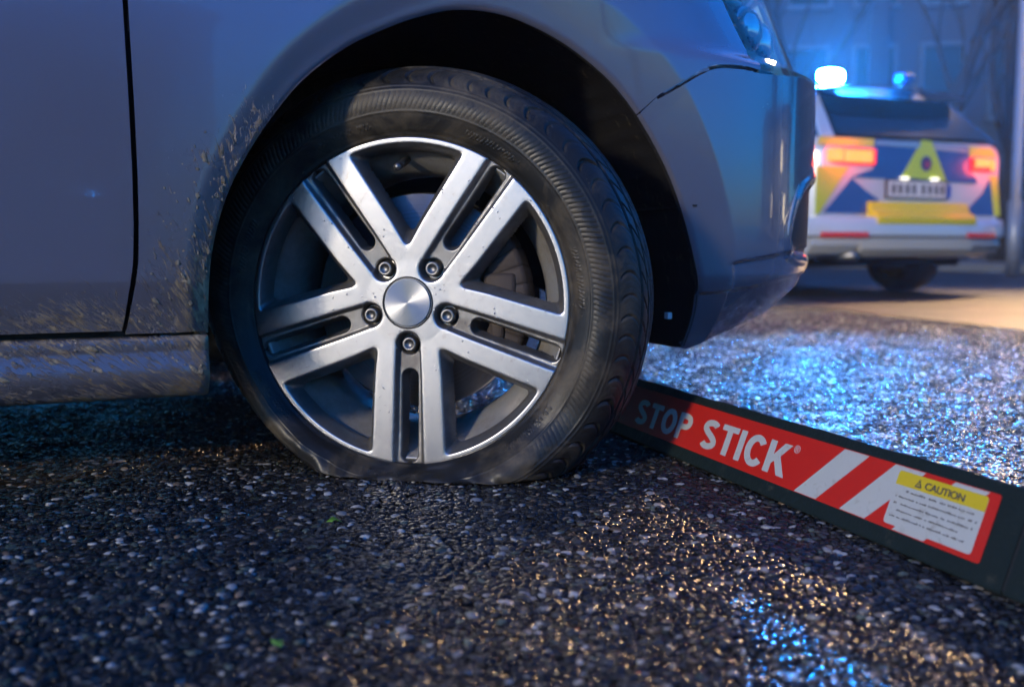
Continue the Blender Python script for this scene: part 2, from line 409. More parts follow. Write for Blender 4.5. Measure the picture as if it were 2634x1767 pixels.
def body(s, z, extra=0):
    """point of the body skin: s runs along the flank and round the nose, z is height"""
    s = np.asarray(s, float); z = np.asarray(z, float)
    x = np.where(s < S0, s, np.interp(s, _S, _X)); y = np.where(s < S0, Y0, np.interp(s, _S, _Y))
    tx = np.where(s < S0, 1., np.interp(s, _S, _TX)); ty = np.where(s < S0, 0., np.interp(s, _S, _TY))
    k = sst(.28, .75, s)
    side = .10 * np.clip(z - .42, 0, 9)**2 + .12 * np.clip(.42 - z, 0, 9)**2 + .20 * np.clip(.272 - z, 0, .1)
    side = side + .35 * np.clip(z - .66, 0, 9)**2
    front = .03 * sst(.598, .622, z) + .42 * np.clip(z - .60, 0, 9) + .10 * np.clip(.46 - z, 0, 9)**2 + 2.2 * np.clip(.27 - z, 0, 9)**1.5
    g = side * (1 - k) + front * k + extra
    return np.stack([x - ty * g, y + tx * g, z + 0 * x], -1)
AC = np.array([.10, .26])                                            # star centre of the wheel arch
ARCH = np.array([(-.258, .204), (-.257, .267), (-.251, .315), (-.234, .374), (-.207, .428), (-.175, .476), (-.134, .525), (-.077, .570), (-.018, .601), (.024, .618), (.067, .630),
                 (.118, .633), (.17, .625), (.237, .600), (.302, .560), (.349, .517), (.390, .465), (.423, .413), (.450, .357), (.472, .300), (.497, .228), (.512, .177), (.518, .144)])
def polar_of(p):
    d = np.asarray(p) - AC; return np.degrees(np.arctan2(d[:, 1], d[:, 0])) % 360, np.hypot(d[:, 0], d[:, 1])
def smooth_curve(p, k=12):                                            # Catmull-Rom through the traced points
    p = np.asarray(p, float); q = np.vstack([2 * p[0] - p[1], p, 2 * p[-1] - p[-2]]); out = []
    for i in range(len(p) - 1):
        a, b, c, d = q[i:i + 4]
        for t in np.arange(k) / k:
            out.append(.5 * (2 * b + (c - a) * t + (2 * a - 5 * b + 4 * c - d) * t * t + (3 * b - a - 3 * c + d) * t**3))
    return np.array(out + [p[-1]])
ARCHS = smooth_curve(ARCH)
_aa, _ar = polar_of(ARCHS); _aa = np.where(_aa > 270, _aa - 360, _aa); _o = np.argsort(_aa); _aa, _ar = _aa[_o], _ar[_o]
def arch_r(a): return np.interp(a, _aa, _ar)
def flare_w(a): return np.interp(a, [-30, 0, 15, 40, 60, 90, 120, 150, 190], [.060, .065, .078, .088, .085, .068, .052, .040, .028])
def flare(a, r):
    w_ = flare_w(a); q = np.clip((r - arch_r(a)) / w_, 0, 1); soft = sst(70, 125, a)
    e = (1 - q) * (1 - soft) + (1 - sst(0, 1, q)) * soft
    lip = .004 * np.clip(1 - (r - arch_r(a)) / .006, 0, 1)**2
    return np.interp(a, [-20, 40, 90, 190], [.013, .015, .013, .010]) * e + lip
def ray_poly(a, poly, far=True):
    """distance from AC to polygon outline along angle a (deg)"""
    dx, dy = math.cos(R(a)), math.sin(R(a)); best = []
    for (p, q) in zip(poly, np.roll(poly, -1, 0)):
        e = q - p; den = dx * e[1] - dy * e[0]
        if abs(den) < 1e-12: continue
        t = ((p[0] - AC[0]) * e[1] - (p[1] - AC[1]) * e[0]) / den; u = ((p[0] - AC[0]) * dy - (p[1] - AC[1]) * dx) / den
        if t > 0 and -1e-9 <= u <= 1 + 1e-9: best.append(t)
    return (max(best) if far else min(best)) if best else None
def sheet(name, P, m, parent, uvsz=None, ret=.018, mi=None, closed=False):
    """grid of points (nu, nv, 3) with its rim rolled inward so that the panel shows thickness"""
    nu, nv = P.shape[:2]
    v = P.reshape(-1, 3); f = grid_faces(nu, nv)
    rim = [(i, 0) for i in range(nu)] + [(nu - 1, j) for j in range(1, nv)] + [(i, nv - 1) for i in range(nu - 2, -1, -1)] + [(0, j) for j in range(nv - 2, 0, -1)]
    idx = np.array([i * nv + j for i, j in rim]); n = len(idx)
    inw = np.zeros((n, 3))
    gu = np.gradient(P, axis=0); gv = np.gradient(P, axis=1); nr = np.cross(gu, gv); nr /= np.linalg.norm(nr, axis=-1, keepdims=True) + 1e-12
    if nr[..., 1].mean() < 0: nr = -nr
    for k, (i, j) in enumerate(rim): inw[k] = nr[i, j]
    r1 = v[idx] + inw * ret; base = len(v)
    vv = np.vstack([v, v[idx], r1])
    fl = f.tolist() + [[base + k, base + (k + 1) % n, base + n + (k + 1) % n, base + n + k] for k in range(n)]
    mm = None if mi is None else list(mi) + [0] * n
    o = mesh(name, vv, fl, m, parent, True, mm)
    me = o.data
    bm = bmesh.new(); bm.from_mesh(me); bmesh.ops.recalc_face_normals(bm, faces=bm.faces); bm.to_mesh(me); bm.free()
    co = np.zeros(len(me.vertices) * 3); me.vertices.foreach_get('co', co); co = co.reshape(-1, 3)
    rr = np.hypot(co[:, 0] + .13, co[:, 2]); aa = np.arctan2(co[:, 2], -(co[:, 0] + .13))
    li = np.zeros(len(me.loops), np.int32); me.loops.foreach_get('vertex_index', li)
    ul = me.uv_layers.new(name='polar'); ul.data.foreach_set('uv', np.stack([rr, aa], -1)[li].reshape(-1))
    return o
# --- front wing
SEAM = np.array([(.386, .536), (.405, .546), (.43, .560), (.464, .579), (.5, .590), (.559, .594), (.597, .592)])
WING = np.array([(-.258, .2085), (-.356, .2085), (-.352, .225), (-.3435, .268), (-.3395, .294), (-.3375, .34), (-.3370, .40), (-.3380, .475), (-.3410, .6), (-.3440, .72), (-.345, .84),
                 (-.1, .875), (.15, .875), (.34, .845), (.47, .79), (.535, .745), (.559, .705), (.584, .662), (.606, .627), (.597, .592)])
A_SEAM = float(polar_of(SEAM[:1])[0][0])
an = np.concatenate([np.linspace(33.75, A_SEAM, 40), np.linspace(A_SEAM, 188.5, 300)[1:]])
corner = [a for a in polar_of(WING)[0] if 33.9 < a < 188.4]
an = np.unique(np.concatenate([an, corner, [a - .02 for a in corner]]))
sa, sr = polar_of(smooth_curve(SEAM)); o_ = np.argsort(sa); sa, sr = sa[o_], sr[o_]
full = np.vstack([WING, SEAM[::-1][1:], ARCH[::-1][6:]])
rows = []
tt = np.linspace(0, 1, 46)
for a in an:
    r0 = float(arch_r(a))
    r1 = ray_poly(a, WING) or r0 + .01
    r1 = max(r1, r0 + .002)
    wl = min(.10 / max(r1 - r0, 1e-6), .7)
    t = np.where(tt < .6, tt / .6 * wl, wl + (tt - .6) / .4 * (1 - wl))
    r = r0 + (r1 - r0) * t
    if a < A_SEAM: r = np.maximum(r, float(np.interp(a, sa, sr)) + 1e-5 * np.arange(len(r)))
    s, z = AC[0] + r * math.cos(R(a)), AC[1] + r * math.sin(R(a))
    rows.append(body(s, z, flare(np.full_like(r, a), r)))
sheet('front_wing', np.array(rows), PAINT, CAR)
# --- front door
def gapx(z): return np.interp(z, [.2, .2085, .225, .268, .294, .34, .40, .475, .6, .72, .84], [-.364, -.361, -.357, -.3495, -.3455, -.3435, -.3430, -.3440, -.3470, -.350, -.351])
zz = np.unique(np.concatenate([np.linspace(.2125, .84, 90), [.2715, .2735]]))
P = np.array([body(gapx(zz) - q, zz) for q in np.concatenate([[0, .002, .006], np.linspace(.012, 1.05, 70)])])
door = sheet('front_door', P, PAINT, CAR)
box('door_handle', (-1.12, -.045, .80), (.20, .03, .035), PAINT, door, .01)
# --- sill
prof = [(.030, .2045), (-.006, .2045), (-.0125, .2030), (-.0155, .1990), (-.0145, .1895), (-.0135, .1855), (-.0150, .1838), (-.0160, .1770), (-.0200, .1690), (-.0215, .1600), (-.0190, .1510), (-.0100, .1400), (.0000, .1310), (.0100, .1275), (.06, .127)]
xs = np.concatenate([np.linspace(-1.6, -.30, 60), [-.275, -.266, -.262, -.2605]])
P = np.array([[(x, y + (0 if x < -.27 else .006 * ((x + .27) / .0095)**2), z) for y, z in prof] for x in xs])
sheet('sill', P, PAINT, CAR, ret=.03)
# --- dark structure behind the panel gaps and the underbody
bm = bmesh.new()
bbox(bm, (-.9745, .045, .5), (1.25, .05, .66)); bbox(bm, (-.345, .03, .36), (.06, .03, .42)); 
bm_obj('inner_panel', bm, GAP, CAR)
box('floor_pan', (-.96, .86, .19), (1.24, 1.55, .05), UNDER, CAR, .01)
box('subframe', (.10, .95, .24), (.78, .72, .10), UNDER, CAR, .02)
box('bulkhead', (-.345, .86, .5), (.02, 1.52, .60), UNDER, CAR)
# --- bumper
BOT = smooth_curve([(.518, .144), (.536, .150), (.60, .164), (.675, .180), (.756, .200), (.831, .236), (.95, .250), (1.2, .25), (SEND, .25)], 8)
TOPB = smooth_curve([(.389, .531), (.408, .541), (.433, .555), (.467, .573), (.502, .5845), (.559, .588), (.60, .587), (.669, .592), (.741, .598), (.85, .602), (1.1, .604), (SEND, .604)], 8)
ba, br = polar_of(BOT); ba = np.where(ba > 180, ba - 360, ba); ta, tr = polar_of(TOPB)
outer_a = np.concatenate([ba, [polar_of(np.array([[SEND, z]]))[0][0] for z in np.linspace(.26, .59, 12)], ta[::-1]])
outer_a = np.where(outer_a > 180, outer_a - 360, outer_a)
outer_p = np.vstack([BOT, [(SEND, z) for z in np.linspace(.26, .59, 12)], TOPB[::-1]])
oo = np.argsort(outer_a, kind='stable')
POCKET = np.array([(.83, .43), (.775, .412), (.742, .386), (.722, .355), (.714, .330), (.722, .312), (.76, .303), (.85, .300), (1.12, .300), (1.15, .43)])
def sd_poly(s, z, poly):
    d = np.full(s.shape, 9.); inside = np.zeros(s.shape, bool)
    for p, q in zip(poly, np.roll(poly, -1, 0)):
        e = q - p; t = np.clip(((s - p[0]) * e[0] + (z - p[1]) * e[1]) / (e @ e), 0, 1)
        d = np.minimum(d, np.hypot(s - p[0] - e[0] * t, z - p[1] - e[1] * t))
        c = ((p[1] > z) != (q[1] > z)) & (s < (q[0] - p[0]) * (z - p[1]) / (q[1] - p[1] + 1e-15) + p[0]); inside ^= c
    return np.where(inside, d, -d)
rows = []; SZ = []
an = np.unique(np.concatenate([np.linspace(-14.9, A_SEAM - .3, 190), outer_a]))
an = an[(an > -14.9) & (an < A_SEAM - .25)]
tt = np.linspace(0, 1, 110)
for a in an:
    r0 = float(arch_r(a)); k = int(np.argmin(np.abs(outer_a - a)))
    r1 = float(np.interp(a, outer_a[oo], np.hypot(*(outer_p - AC).T)[oo]))
    r1 = max(r1, r0 + .003)
    r = r0 + (r1 - r0) * (.5 * tt + .5 * tt**1.6)
    s, z = AC[0] + r * math.cos(R(a)), AC[1] + r * math.sin(R(a))
    pk = sd_poly(s, z, POCKET)
    ex = flare(np.full_like(r, a), r) + .007 * sst(-.002, .012, pk) - .004 * np.exp(-((pk + .010) / .009)**2)
    # step where the lower apron starts and a crisp chin line
    ex = ex + .006 * sst(.292, .284, z - .10 * (s - .53).clip(0, .25)) * sst(0, .01, r - r0 - flare_w(a) * .9)
    ex = ex + .008 * sst(.246, .238, z - .085 * (s - .52).clip(0, .3))
    rows.append(body(s, z, ex)); SZ.append(np.stack([s, z], -1))
rows = np.array(rows); SZ = np.array(SZ)
f = grid_faces(*rows.shape[:2]); cz = SZ.reshape(-1, 2)[f].mean(1)
mi = (sd_poly(cz[:, 0], cz[:, 1], POCKET) > .004).astype(int)
bum = sheet('front_bumper', rows, [PAINT, BLACK], CAR, mi=mi)
# bright crescent trim along the edge of the pocket
bm = bmesh.new()
cur = smooth_curve([(.742, .424), (.722, .398), (.703, .362), (.697, .330), (.703, .312)], 8)
pts = body(cur[:, 0], cur[:, 1], .001)
tube_bm(bm, [tuple(p) for p in pts], [.001 + .0028 * math.sin(math.pi * i / (len(pts) - 1)) for i in range(len(pts))], 10)
bm_obj('pocket_trim', bm, mat('satin_trim', (.42, .44, .48), .32, .3), bum, True)
# --- headlamp: clear lens, chrome bowls, ribbed side strip
LEFT = np.array([(.600, .603), (.6125, .627), (.590, .662), (.5655, .705), (.542, .745), (.50, .785)])
zl = np.linspace(.603, .785, 36)
def lamp_left(z): return np.interp(z, LEFT[:, 1], LEFT[:, 0])
u = np.linspace(0, 1, 50)
P = np.array([body(lamp_left(zl) + (1.25 - lamp_left(zl)) * q, zl, -.004 + .004 * (1 - min(1, q * 30))) for q in u])
lamp = empty('headlight', parent=CAR)
sheet('lens', P, LENS, lamp, ret=.01)
P = np.array([body(lamp_left(zl) + .002 + (1.24 - lamp_left(zl)) * q, zl, .012 + .040 * sst(0, .12, q) + .010 * np.cos(zl * 190) * sst(.04, .14, q) * (1 - sst(.5, .6, q)) + .012 * math.cos(q * 46)) for q in np.linspace(0, 1, 90)])
HOUSE = mat('lamp_chrome', (.90, .86, .80), .18, .0)
sheet('reflector', P, HOUSE, lamp, ret=.02)
bm = bmesh.new()
for z in np.linspace(.640, .705, 15):
    s0 = float(lamp_left(z)) + .012; p0, p1 = body(s0, z, .004), body(s0 + .030, z - .004, .006)
    tube_bm(bm, [tuple(p0), tuple(p1)], .0013, 6)
bm_obj('lens_rib', bm, mat('rib_plastic', (.55, .57, .6), .25, .2), lamp)
for s_, z_ in ((.76, .69), (.92, .69)):
    c = body(s_, z_, .05); bm = bmesh.new()
    bmesh.ops.create_uvsphere(bm, u_segments=20, v_segments=12, radius=.05)
    bmesh.ops.transform(bm, matrix=Matrix.Translation(tuple(c)) @ Matrix.Diagonal((.8, .8, .9, 1)), verts=bm.verts)
    bm_obj('projector', bm, CHROME, lamp, True)
# --- bonnet, far flank, cabin: out of the frame, kept so that light and neighbouring views stay right
cs = np.linspace(0, 1, 26)
edge_s = np.concatenate([np.linspace(-.345, .5, 20), np.linspace(.53, 1.25, 16)]); edge_z = np.interp(edge_s, [-.345, -.1, .15, .34, .47, .535, .62, 1.25], [.845, .880, .880, .850, .795, .790, .79, .80])
E0 = body(edge_s, edge_z, .004); E1 = E0.copy(); E1[:, 1] = 1.72 - E0[:, 1]
P = np.array([E0 + (E1 - E0) * c_ + np.array([0, 0, .07 * math.sin(math.pi * c_)]) for c_ in cs])
sheet('bonnet', P, PAINT, CAR)
P = np.array([[(x, 1.74 - .03 * abs(z - .5), z) for z in np.linspace(.2, .84, 12)] for x in np.linspace(-1.6, -.42, 12)])
sheet('far_flank', P, PAINT, CAR)
P = np.array([[(x, 1.74 - .03 * abs(z - .5), z) for z in np.linspace(.62, .84, 5)] for x in np.linspace(-.41, .46, 12)])
sheet('far_wing', P, PAINT, CAR)
def side_glass(x0, x1, y, dy): return [(x0, y, .84), (x1, y, .84), (x1 - .62, y + dy, 1.34), (x0, y + dy, 1.36)]
for nm, q in (('door_window', side_glass(-1.6, -.36, .03, .16)), ('far_window', side_glass(-1.6, -.36, 1.71, -.16))):
    v = q + [(x, y + .006, z) for x, y, z in q]
    mesh(nm, v, [[0, 1, 2, 3], [7, 6, 5, 4], [0, 4, 5, 1], [1, 5, 6, 2], [2, 6, 7, 3], [3, 7, 4, 0]], GLASS, CAR, False)
P = np.array([[(-.36 - .62 * t, .04 + .15 * t + (1.66 - .30 * t) * c_, .87 + .49 * t + .03 * math.sin(math.pi * c_)) for t in np.linspace(0, 1, 8)] for c_ in np.linspace(0, 1, 14)])
sheet('windscreen', P, GLASS, CAR, ret=.008)
P = np.array([[(x, .185 + 1.37 * c_, 1.355 + .05 * math.sin(math.pi * c_)) for x in np.linspace(-1.6, -.985, 8)] for c_ in np.linspace(0, 1, 14)])
sheet('roof', P, PAINT, CAR)
# --- wheel-arch liner: follows the arch just inside the lip, closed at the back above the axle
la = np.linspace(-14.5, 188, 150); ys = np.array([.004, .012, .04, .12, .24, .36, .45])
P = []
for a in la:
    r0 = float(arch_r(a)); s = AC[0] + (r0 + np.array([.002, .016, .024, .024, .022, .020, .0])) * math.cos(R(a)); z = AC[1] + (r0 + np.array([.002, .016, .024, .024, .022, .020, .0])) * math.sin(R(a))
    rib = .004 * (math.sin(R(a) * 60) > .6) 
    b = body(s, z, flare(np.full(7, a), np.full(7, r0)))
    b[:, 1] += ys; b[:, 0] += -rib * math.cos(R(a)) * np.array([0, 0, 1, 1, 1, 0, 0]); P.append(b)
P = np.array(P)
sheet('wheel_arch_liner', P, LINER, CAR, ret=.004)
v = [(AC[0] - .02, .46, .40)] + [tuple(p) for p in P[:, -1]]
keep = [v[0]] + [q for q in v[1:] if q[2] > .20]
mesh('arch_inner_wall', keep, [[0, i + 1, i] for i in range(1, len(keep) - 1)], LINER, CAR, False)
# liner joint across the front of the arch, and the loose black flap below it
a = 18.; r0 = float(arch_r(a)); b = body(AC[0] + (r0 + .018) * math.cos(R(a)), AC[1] + (r0 + .018) * math.sin(R(a)))
box('liner_seam', (b[0] + .002, b[1] + .10, b[2]), (.008, .18, .003), GAP, CAR, 0)
CLIP = mat('clip_plastic', (.55, .58, .6), .3)
box('liner_clip', (.436, .030, .208), (.008, .010, .010), CLIP, CAR, .001)
# --- clods of dried mud stuck to the paint behind the arch
bm = bmesh.new()
for i in range(90):
    if i < 60:
        a = 150 + 42 * random.random()**.7; r = float(arch_r(min(a, 188))) + .004 + .07 * random.random()**1.6
        s, z = AC[0] + r * math.cos(R(a)), AC[1] + r * math.sin(R(a))
        if z < .212 or s < -.335: continue
        p = body(s, z, float(flare(np.array(a), np.array(r))))
    else:
        s = -.27 - .30 * random.random()**1.5; z = random.choice((.197, .19, .178, .166, .158, .15)) + random.uniform(-.004, .004)
        p = np.array([s, float(np.interp(z, [q[1] for q in prof[::-1]], [q[0] for q in prof[::-1]])), z])
    k = random.choice((.0006, .0008, .0010, .0013, .0018, .0030)); g_ = bmesh.ops.create_icosphere(bm, subdivisions=2, radius=1)
    t = math.atan2(p[2], p[0] + .13)
    M = Matrix.Translation(tuple(p)) @ Matrix.Rotation(-t, 4, 'Y') @ Matrix.Diagonal((k * random.uniform(1, 3.2), .0006, k, 1))
    for v_ in g_['verts']: v_.co *= 1 + .35 * math.sin(7 * v_.co.x + i) * math.cos(5 * v_.co.z + 2 * i)
    bmesh.ops.transform(bm, matrix=M, verts=g_['verts'])
mud = mat('dried_mud', (.20, .165, .115), .9); nm_ = N(mud)
nm_.l(nm_.ramp(nm_.noise(None, 120, 4), [(.3, (.09, .072, .05)), (.7, (.27, .23, .165))]), nm_.b.inputs['Base Color'])
o = bm_obj('mud_clods', bm, mud, CAR, True); o['kind'] = 'stuff'
# ---------------------------------------------------------------- the steered front wheel with its flat tyre
RR = .2195
WK = 1.03
WH = empty('front_wheel', (.003, .008, HUBZ), R(-35), CAR); WH.scale = (WK, WK, WK)
WH['label'] = 'alloy wheel with five twin spokes, its tyre flat on the ground'
# rim face: one cast height field, five-fold; windows and slots are real openings
def smin(a, b, k):
    h = np.clip(.5 + .5 * (b - a) / k, 0, 1); return b * (1 - h) + a * h - k * h * (1 - h)
NR, NA = 190, 840
rr = np.concatenate([np.linspace(.028, .07, 36, endpoint=False), np.linspace(.07, .2045, 122, endpoint=False), np.linspace(.2045, RR, 32)]); NR = len(rr)
aa = np.linspace(0, 2 * math.pi, NA, endpoint=False)
A_, R_ = np.meshgrid(aa, rr, indexing='ij')
al = (A_ + math.pi / 2 + math.pi / 5) % (2 * math.pi / 5) - math.pi / 5      # angle from the nearest bolt axis
t_ = R_ * np.cos(al) / RR; w_ = R_ * np.abs(np.sin(al)) / RR; rn = R_ / RR
w_out = np.interp(t_, [.25, .45, .97], [.190, .210, .236])
d1 = w_ - w_out
am = 2 * math.pi / 5 - np.abs(al); t2 = R_ * np.cos(am) / RR; w2 = R_ * np.sin(am) / RR
d1m = w2 - np.interp(t2, [.25, .45, .97], [.190, .210, .236])
d2 = .952 - rn
win = smin(smin(d1, d1m, .05), d2, .035)
wallw = .050
Dw = np.where(win > 0, .033 * (1 - np.sqrt(np.clip(1 - np.clip(win / wallw, 0, 1)**1.6, 0, 1)) * .55 - .45 * (1 - np.clip(win / wallw, 0, 1))), 0)
# channel between the twin arms, bolt pocket at its root
ch = np.interp(t_, [.30, .45, .97], [.080, .086, .097]) - w_
ch = smin(ch, (t_ - .27) * 1.0, .02)
bolt = .080 - np.hypot(t_ - .2525, w_)
chan = np.maximum(ch, bolt)
Dc = .0095 * sst(0, .022, chan) * np.interp(t_, [.25, .40, .80, .97, 1.0], [1, 1, .85, .55, .5])
slot = np.minimum(.056 - w_, .20)
tc = np.clip(t_, .455, .930); slot = .056 - np.hypot(t_ - tc, w_)
Ds = .022 * sst(0, .030, slot)
Db = .012 * sst(0, .012, .0665 - np.hypot(t_ - .2525, w_))
Dp = np.maximum.reduce([Dw, Dc + Ds + Db])
Dp = Dp + .0035 * np.clip((.96 - rn) / .7, 0, 1)**1.2                      # gentle dish towards the hub
lipr = sst(.972, 1.0, rn); Dp = Dp + .004 * lipr**2
edge = .0005 * np.exp(-np.clip(-win, 0, 1) / .005) + .0004 * np.exp(-np.clip(-chan, 0, 1) / .005)
Dp = Dp + edge
hole = (win > wallw * .98) | (slot > .0285)
V = np.stack([R_ * np.cos(A_), Dp, R_ * np.sin(A_)], -1).reshape(-1, 3)
F_ = grid_faces(NA, NR, True); hf = hole.reshape(-1)[F_].any(1); F_ = F_[~hf]
used = np.unique(F_); remap = -np.ones(len(V), int); remap[used] = np.arange(len(used))
rim = mesh('rim', V[used], remap[F_][:, ::-1], ALLOY, WH)
at = rim.data.attributes.new('recess', 'FLOAT', 'POINT')
rec = np.maximum(np.where(win > .004, .012, 0), np.where(chan > .004, .008, 0)) + np.where(slot > 0, .004, 0)
at.data.foreach_set('value', rec.reshape(-1)[used].astype(np.float32))
# flange edge and deep barrel
lathe('barrel', [(.0045, .2192), (.008, .2205), (.013, .2190), (.016, .2140), (.020, .2085), (.020, .2100), (.012, .2118), (.016, .2085), (.030, .2030), (.050, .1900), (.066, .1790), (.080, .1730), (.12, .1720), (.15, .1770), (.185, .1900), (.196, .2100), (.200, .2180)], BARREL, WH, 160)
lathe('hub_pad', [(.022, .001), (.022, .060), (.026, .075), (.034, .080)], BARREL, WH, 64)
lathe('centre_cap', [(.0012, .0001), (.0012, .010), (.0012, .029), (.0012, .0306), (.0012, .0309), (.0016, .0315), (.0024, .0319), (.010, .0323)], CAP, WH, 96)
lathe('cap_ring', [(.010, .0320), (.0030, .0326), (.0022, .0338), (.0034, .0350), (.010, .0352)], BLACK, WH, 96)
bolt_me = None
for k in range(5):
    th = -math.pi / 2 + k * 2 * math.pi / 5
    if bolt_me is None:
        o = lathe('wheel_bolt', [(.0100, .0001), (.0100, .0050), (.0080, .0058), (.0080, .0088), (.0092, .0098), (.0215, .0100), (.0225, .0125), (.028, .0130)], STEEL, WH, 24); bolt_me = o.data
    else: o = obj('wheel_bolt', bolt_me, WH)
    o.location = (.2525 * RR * math.cos(th), 0, .2525 * RR * math.sin(th)); o.rotation_euler = (0, th, 0)
bm = bmesh.new(); tube_bm(bm, [(-.012, .046, .191), (-.012, .026, .184), (-.012, .012, .180)], [.0055, .0052, .0044], 12); tube_bm(bm, [(-.012, .013, .1805), (-.012, .000, .1770)], [.0052, .0050], 12)
bm_obj('valve_stem', bm, STEEL, WH, True)
# brake: disc with hat, splash shield, caliper and carrier
lathe('brake_disc', [(.060, .070), (.060, .078), (.066, .082), (.066, .146), (.0675, .148), (.088, .148), (.089, .146)], DISC, WH, 120)
lathe('splash_shield', [(.100, .05), (.102, .135), (.096, .150)], UNDER, WH, 80, a0=R(30), a1=R(250))
lathe('hub_hat', [(.050, .02), (.050, .060), (.053, .071), (.062, .074)], IRON, WH, 64)
bm = bmesh.new()
for a in np.linspace(-22, 32, 7):
    bbox(bm, (.132 * math.cos(R(a)), .062, .132 * math.sin(R(a))), (.052, .055, .030), Matrix.Rotation(-R(a), 3, 'Y'), .008)
bbox(bm, (.118, .040, .010), (.045, .018, .060), None, .007); bbox(bm, (.115, .040, -.035), (.02, .02, .03), None, .006)
bm_obj('brake_caliper', bm, IRON, WH, True)
box('knuckle', (-.03, .16, .02), (.30, .05, .22), UNDER, WH, .03)
bm = bmesh.new(); tube_bm(bm, [(0, .10, 0), (-.02, .55, .01)], .022, 12); bm_obj('drive_shaft', bm, UNDER, WH, True)
# --- tyre
prof = np.array([(.012, .2135), (.0035, .2170), (-.0020, .2215), (-.0070, .2275), (-.0115, .2360), (-.0150, .2450), (-.0172, .2560), (-.0168, .2660), (-.0140, .2760), (-.0085, .2860), (-.0010, .2945), (.0080, .3015), (.0180, .3070), (.0300, .3110), (.0440, .3138), (.0600, .3155), (.0800, .3165), (.0970, .3168), (.1300, .3160), (.1600, .3135), (.1780, .3085), (.1900, .3000), (.2000, .2850), (.2050, .2650), (.2030, .2450), (.1980, .2250), (.1960, .2150)])
pc = smooth_curve(prof, 14); seg = np.concatenate([[0], np.cumsum(np.hypot(*np.diff(pc, axis=0).T))])
uo = np.concatenate([np.linspace(0, .165, 118), np.linspace(.168, seg[-1], 34)])
py, pr = np.interp(uo, seg, pc[:, 0]), np.interp(uo, seg, pc[:, 1])
ny, nr_ = np.gradient(pr, uo), -np.gradient(py, uo); ln = np.hypot(ny, nr_); ny, nr_ = -ny / ln, -nr_ / ln     # outward
NT = 1500
th = np.linspace(0, 2 * math.pi, NT, endpoint=False)
TH_, U_ = np.meshgrid(th, uo, indexing='ij')
PR = np.repeat(pr[None], NT, 0); PY = np.repeat(py[None], NT, 0)
h = np.zeros_like(TH_)
band = sst(.0475, .050, PR * 0 + U_) * (1 - sst(.0700, .0725, U_))                   # hatched band on the sidewall
xx = (TH_ * 240 / (2 * math.pi) + (U_ - .06) * 62) % 1
wear = .35 + .65 * sst(-.2, .6, np.sin(TH_ * 3 + .4) + .5 * np.sin(TH_ * 11))
h -= .0006 * band * (np.abs(xx - .5) < .16) * wear * (1 - .9 * sst(205, 225, np.degrees(TH_) % 360) * (1 - sst(305, 325, np.degrees(TH_) % 360)))
for uc in (.0455, .0745, .0800):                                                    # raised rings
    h += .0010 * np.exp(-((U_ - uc) / .0009)**2)
h += .0016 * np.exp(-((U_ - .0125) / .0028)**2)                                        # rim protector
# moulded characters, worn beyond reading: short raised marks in two rows
gl = np.zeros_like(TH_)
cell = np.floor(TH_ * 38).astype(int)
hs = np.sin(cell * 12.9898 + 4.1) * 43758.5453; hs = hs - np.floor(hs)
grp = (np.sin(TH_ * 7 + .6) > .35)
bits = np.sin((np.floor(TH_ * 38 * 4) * 3.7 + np.floor(U_ / .0017) * 5.1 + cell * 2.3)) > .05
gl = ((U_ > .0265) & (U_ < .0350) & grp & (hs > .18) & bits)
h += .0009 * gl
# shoulder: curved lateral grooves, then rib grooves round the tread
npit = 62
bend = .055 * ((U_ - .095) / .02)**2
THW = TH_ + .016 * np.sin(TH_ * 5) + .010 * np.sin(TH_ * 9 + 1)
ph = ((THW + bend - .25 * (U_ - .09) * 4) * npit / (2 * math.pi)) % 1
gw = np.where((U_ > .0835) & (U_ < .119), 1., 0.) * sst(.0835, .0875, U_)
blk = np.floor((THW + bend) * npit / (2 * math.pi)); hb = np.sin(blk * 78.233) * 43758.5453; hb = hb - np.floor(hb)
h -= .0040 * (.35 + .65 * hb) * gw * sst(.085 + .05 * hb, .03, np.abs(ph - .5)) * (1 - (1 - hb) * sst(.100, .116, U_))
h -= .0003 * gw * (np.abs(((ph * 3 + .2 * hb) % 1) - .5) < .09)
ph2 = ((TH_ + .12 * (U_ - .12) * 30) * npit / (2 * math.pi)) % 1
h -= .0035 * ((U_ > .126) & (U_ < .24)) * sst(.10, .05, np.abs(ph2 - .5))
for uc, wd in ((.1225, .0030), (.148, .0040), (.178, .0045), (.208, .0045)):
    h -= .0062 * sst(wd, wd * .5, np.abs(U_ - uc))
h += .0006 * np.sin(TH_ * 9 + U_ * 60) * sst(.02, .06, U_)
rad = PR + h * nr_[None]; yy = PY + h * ny[None]
# collapse: carcass pulled in at the lower left, pressed flat on the ground, folds at the lower right
deg = np.degrees(TH_) % 360
m_ = np.interp(deg, [0, 90, 160, 180, 197, 212, 232, 250, 270, 290, 308, 330, 360], [1, 1, 1, .93, .74, .62, .58, .60, .66, .85, .98, 1.0, 1.0])
rad = np.where(rad > .2195, .2195 + (rad - .2195) * m_, rad)
fold = np.exp(-((deg - 303) / 11)**2) * np.exp(-((U_ - .055) / .022)**2) - .7 * np.exp(-((deg - 327) / 10)**2) * np.exp(-((U_ - .055) / .025)**2) + .5 * np.exp(-((deg - 233) / 6)**2) * np.exp(-((U_ - .045) / .02)**2)
yy = yy - .008 * fold
x = rad * np.cos(TH_); z = rad * np.sin(TH_)
zg = z * WK + HUBZ
out = np.clip(.022 * np.log1p(np.exp(np.clip((.045 - zg) / .022, -30, 30))), 0, .10) * sst(.0, .03, U_) * (1 - sst(.10, .20, U_)) * 1.0
yy = yy - .46 * out * (1 - .45 * sst(.07, .11, U_))
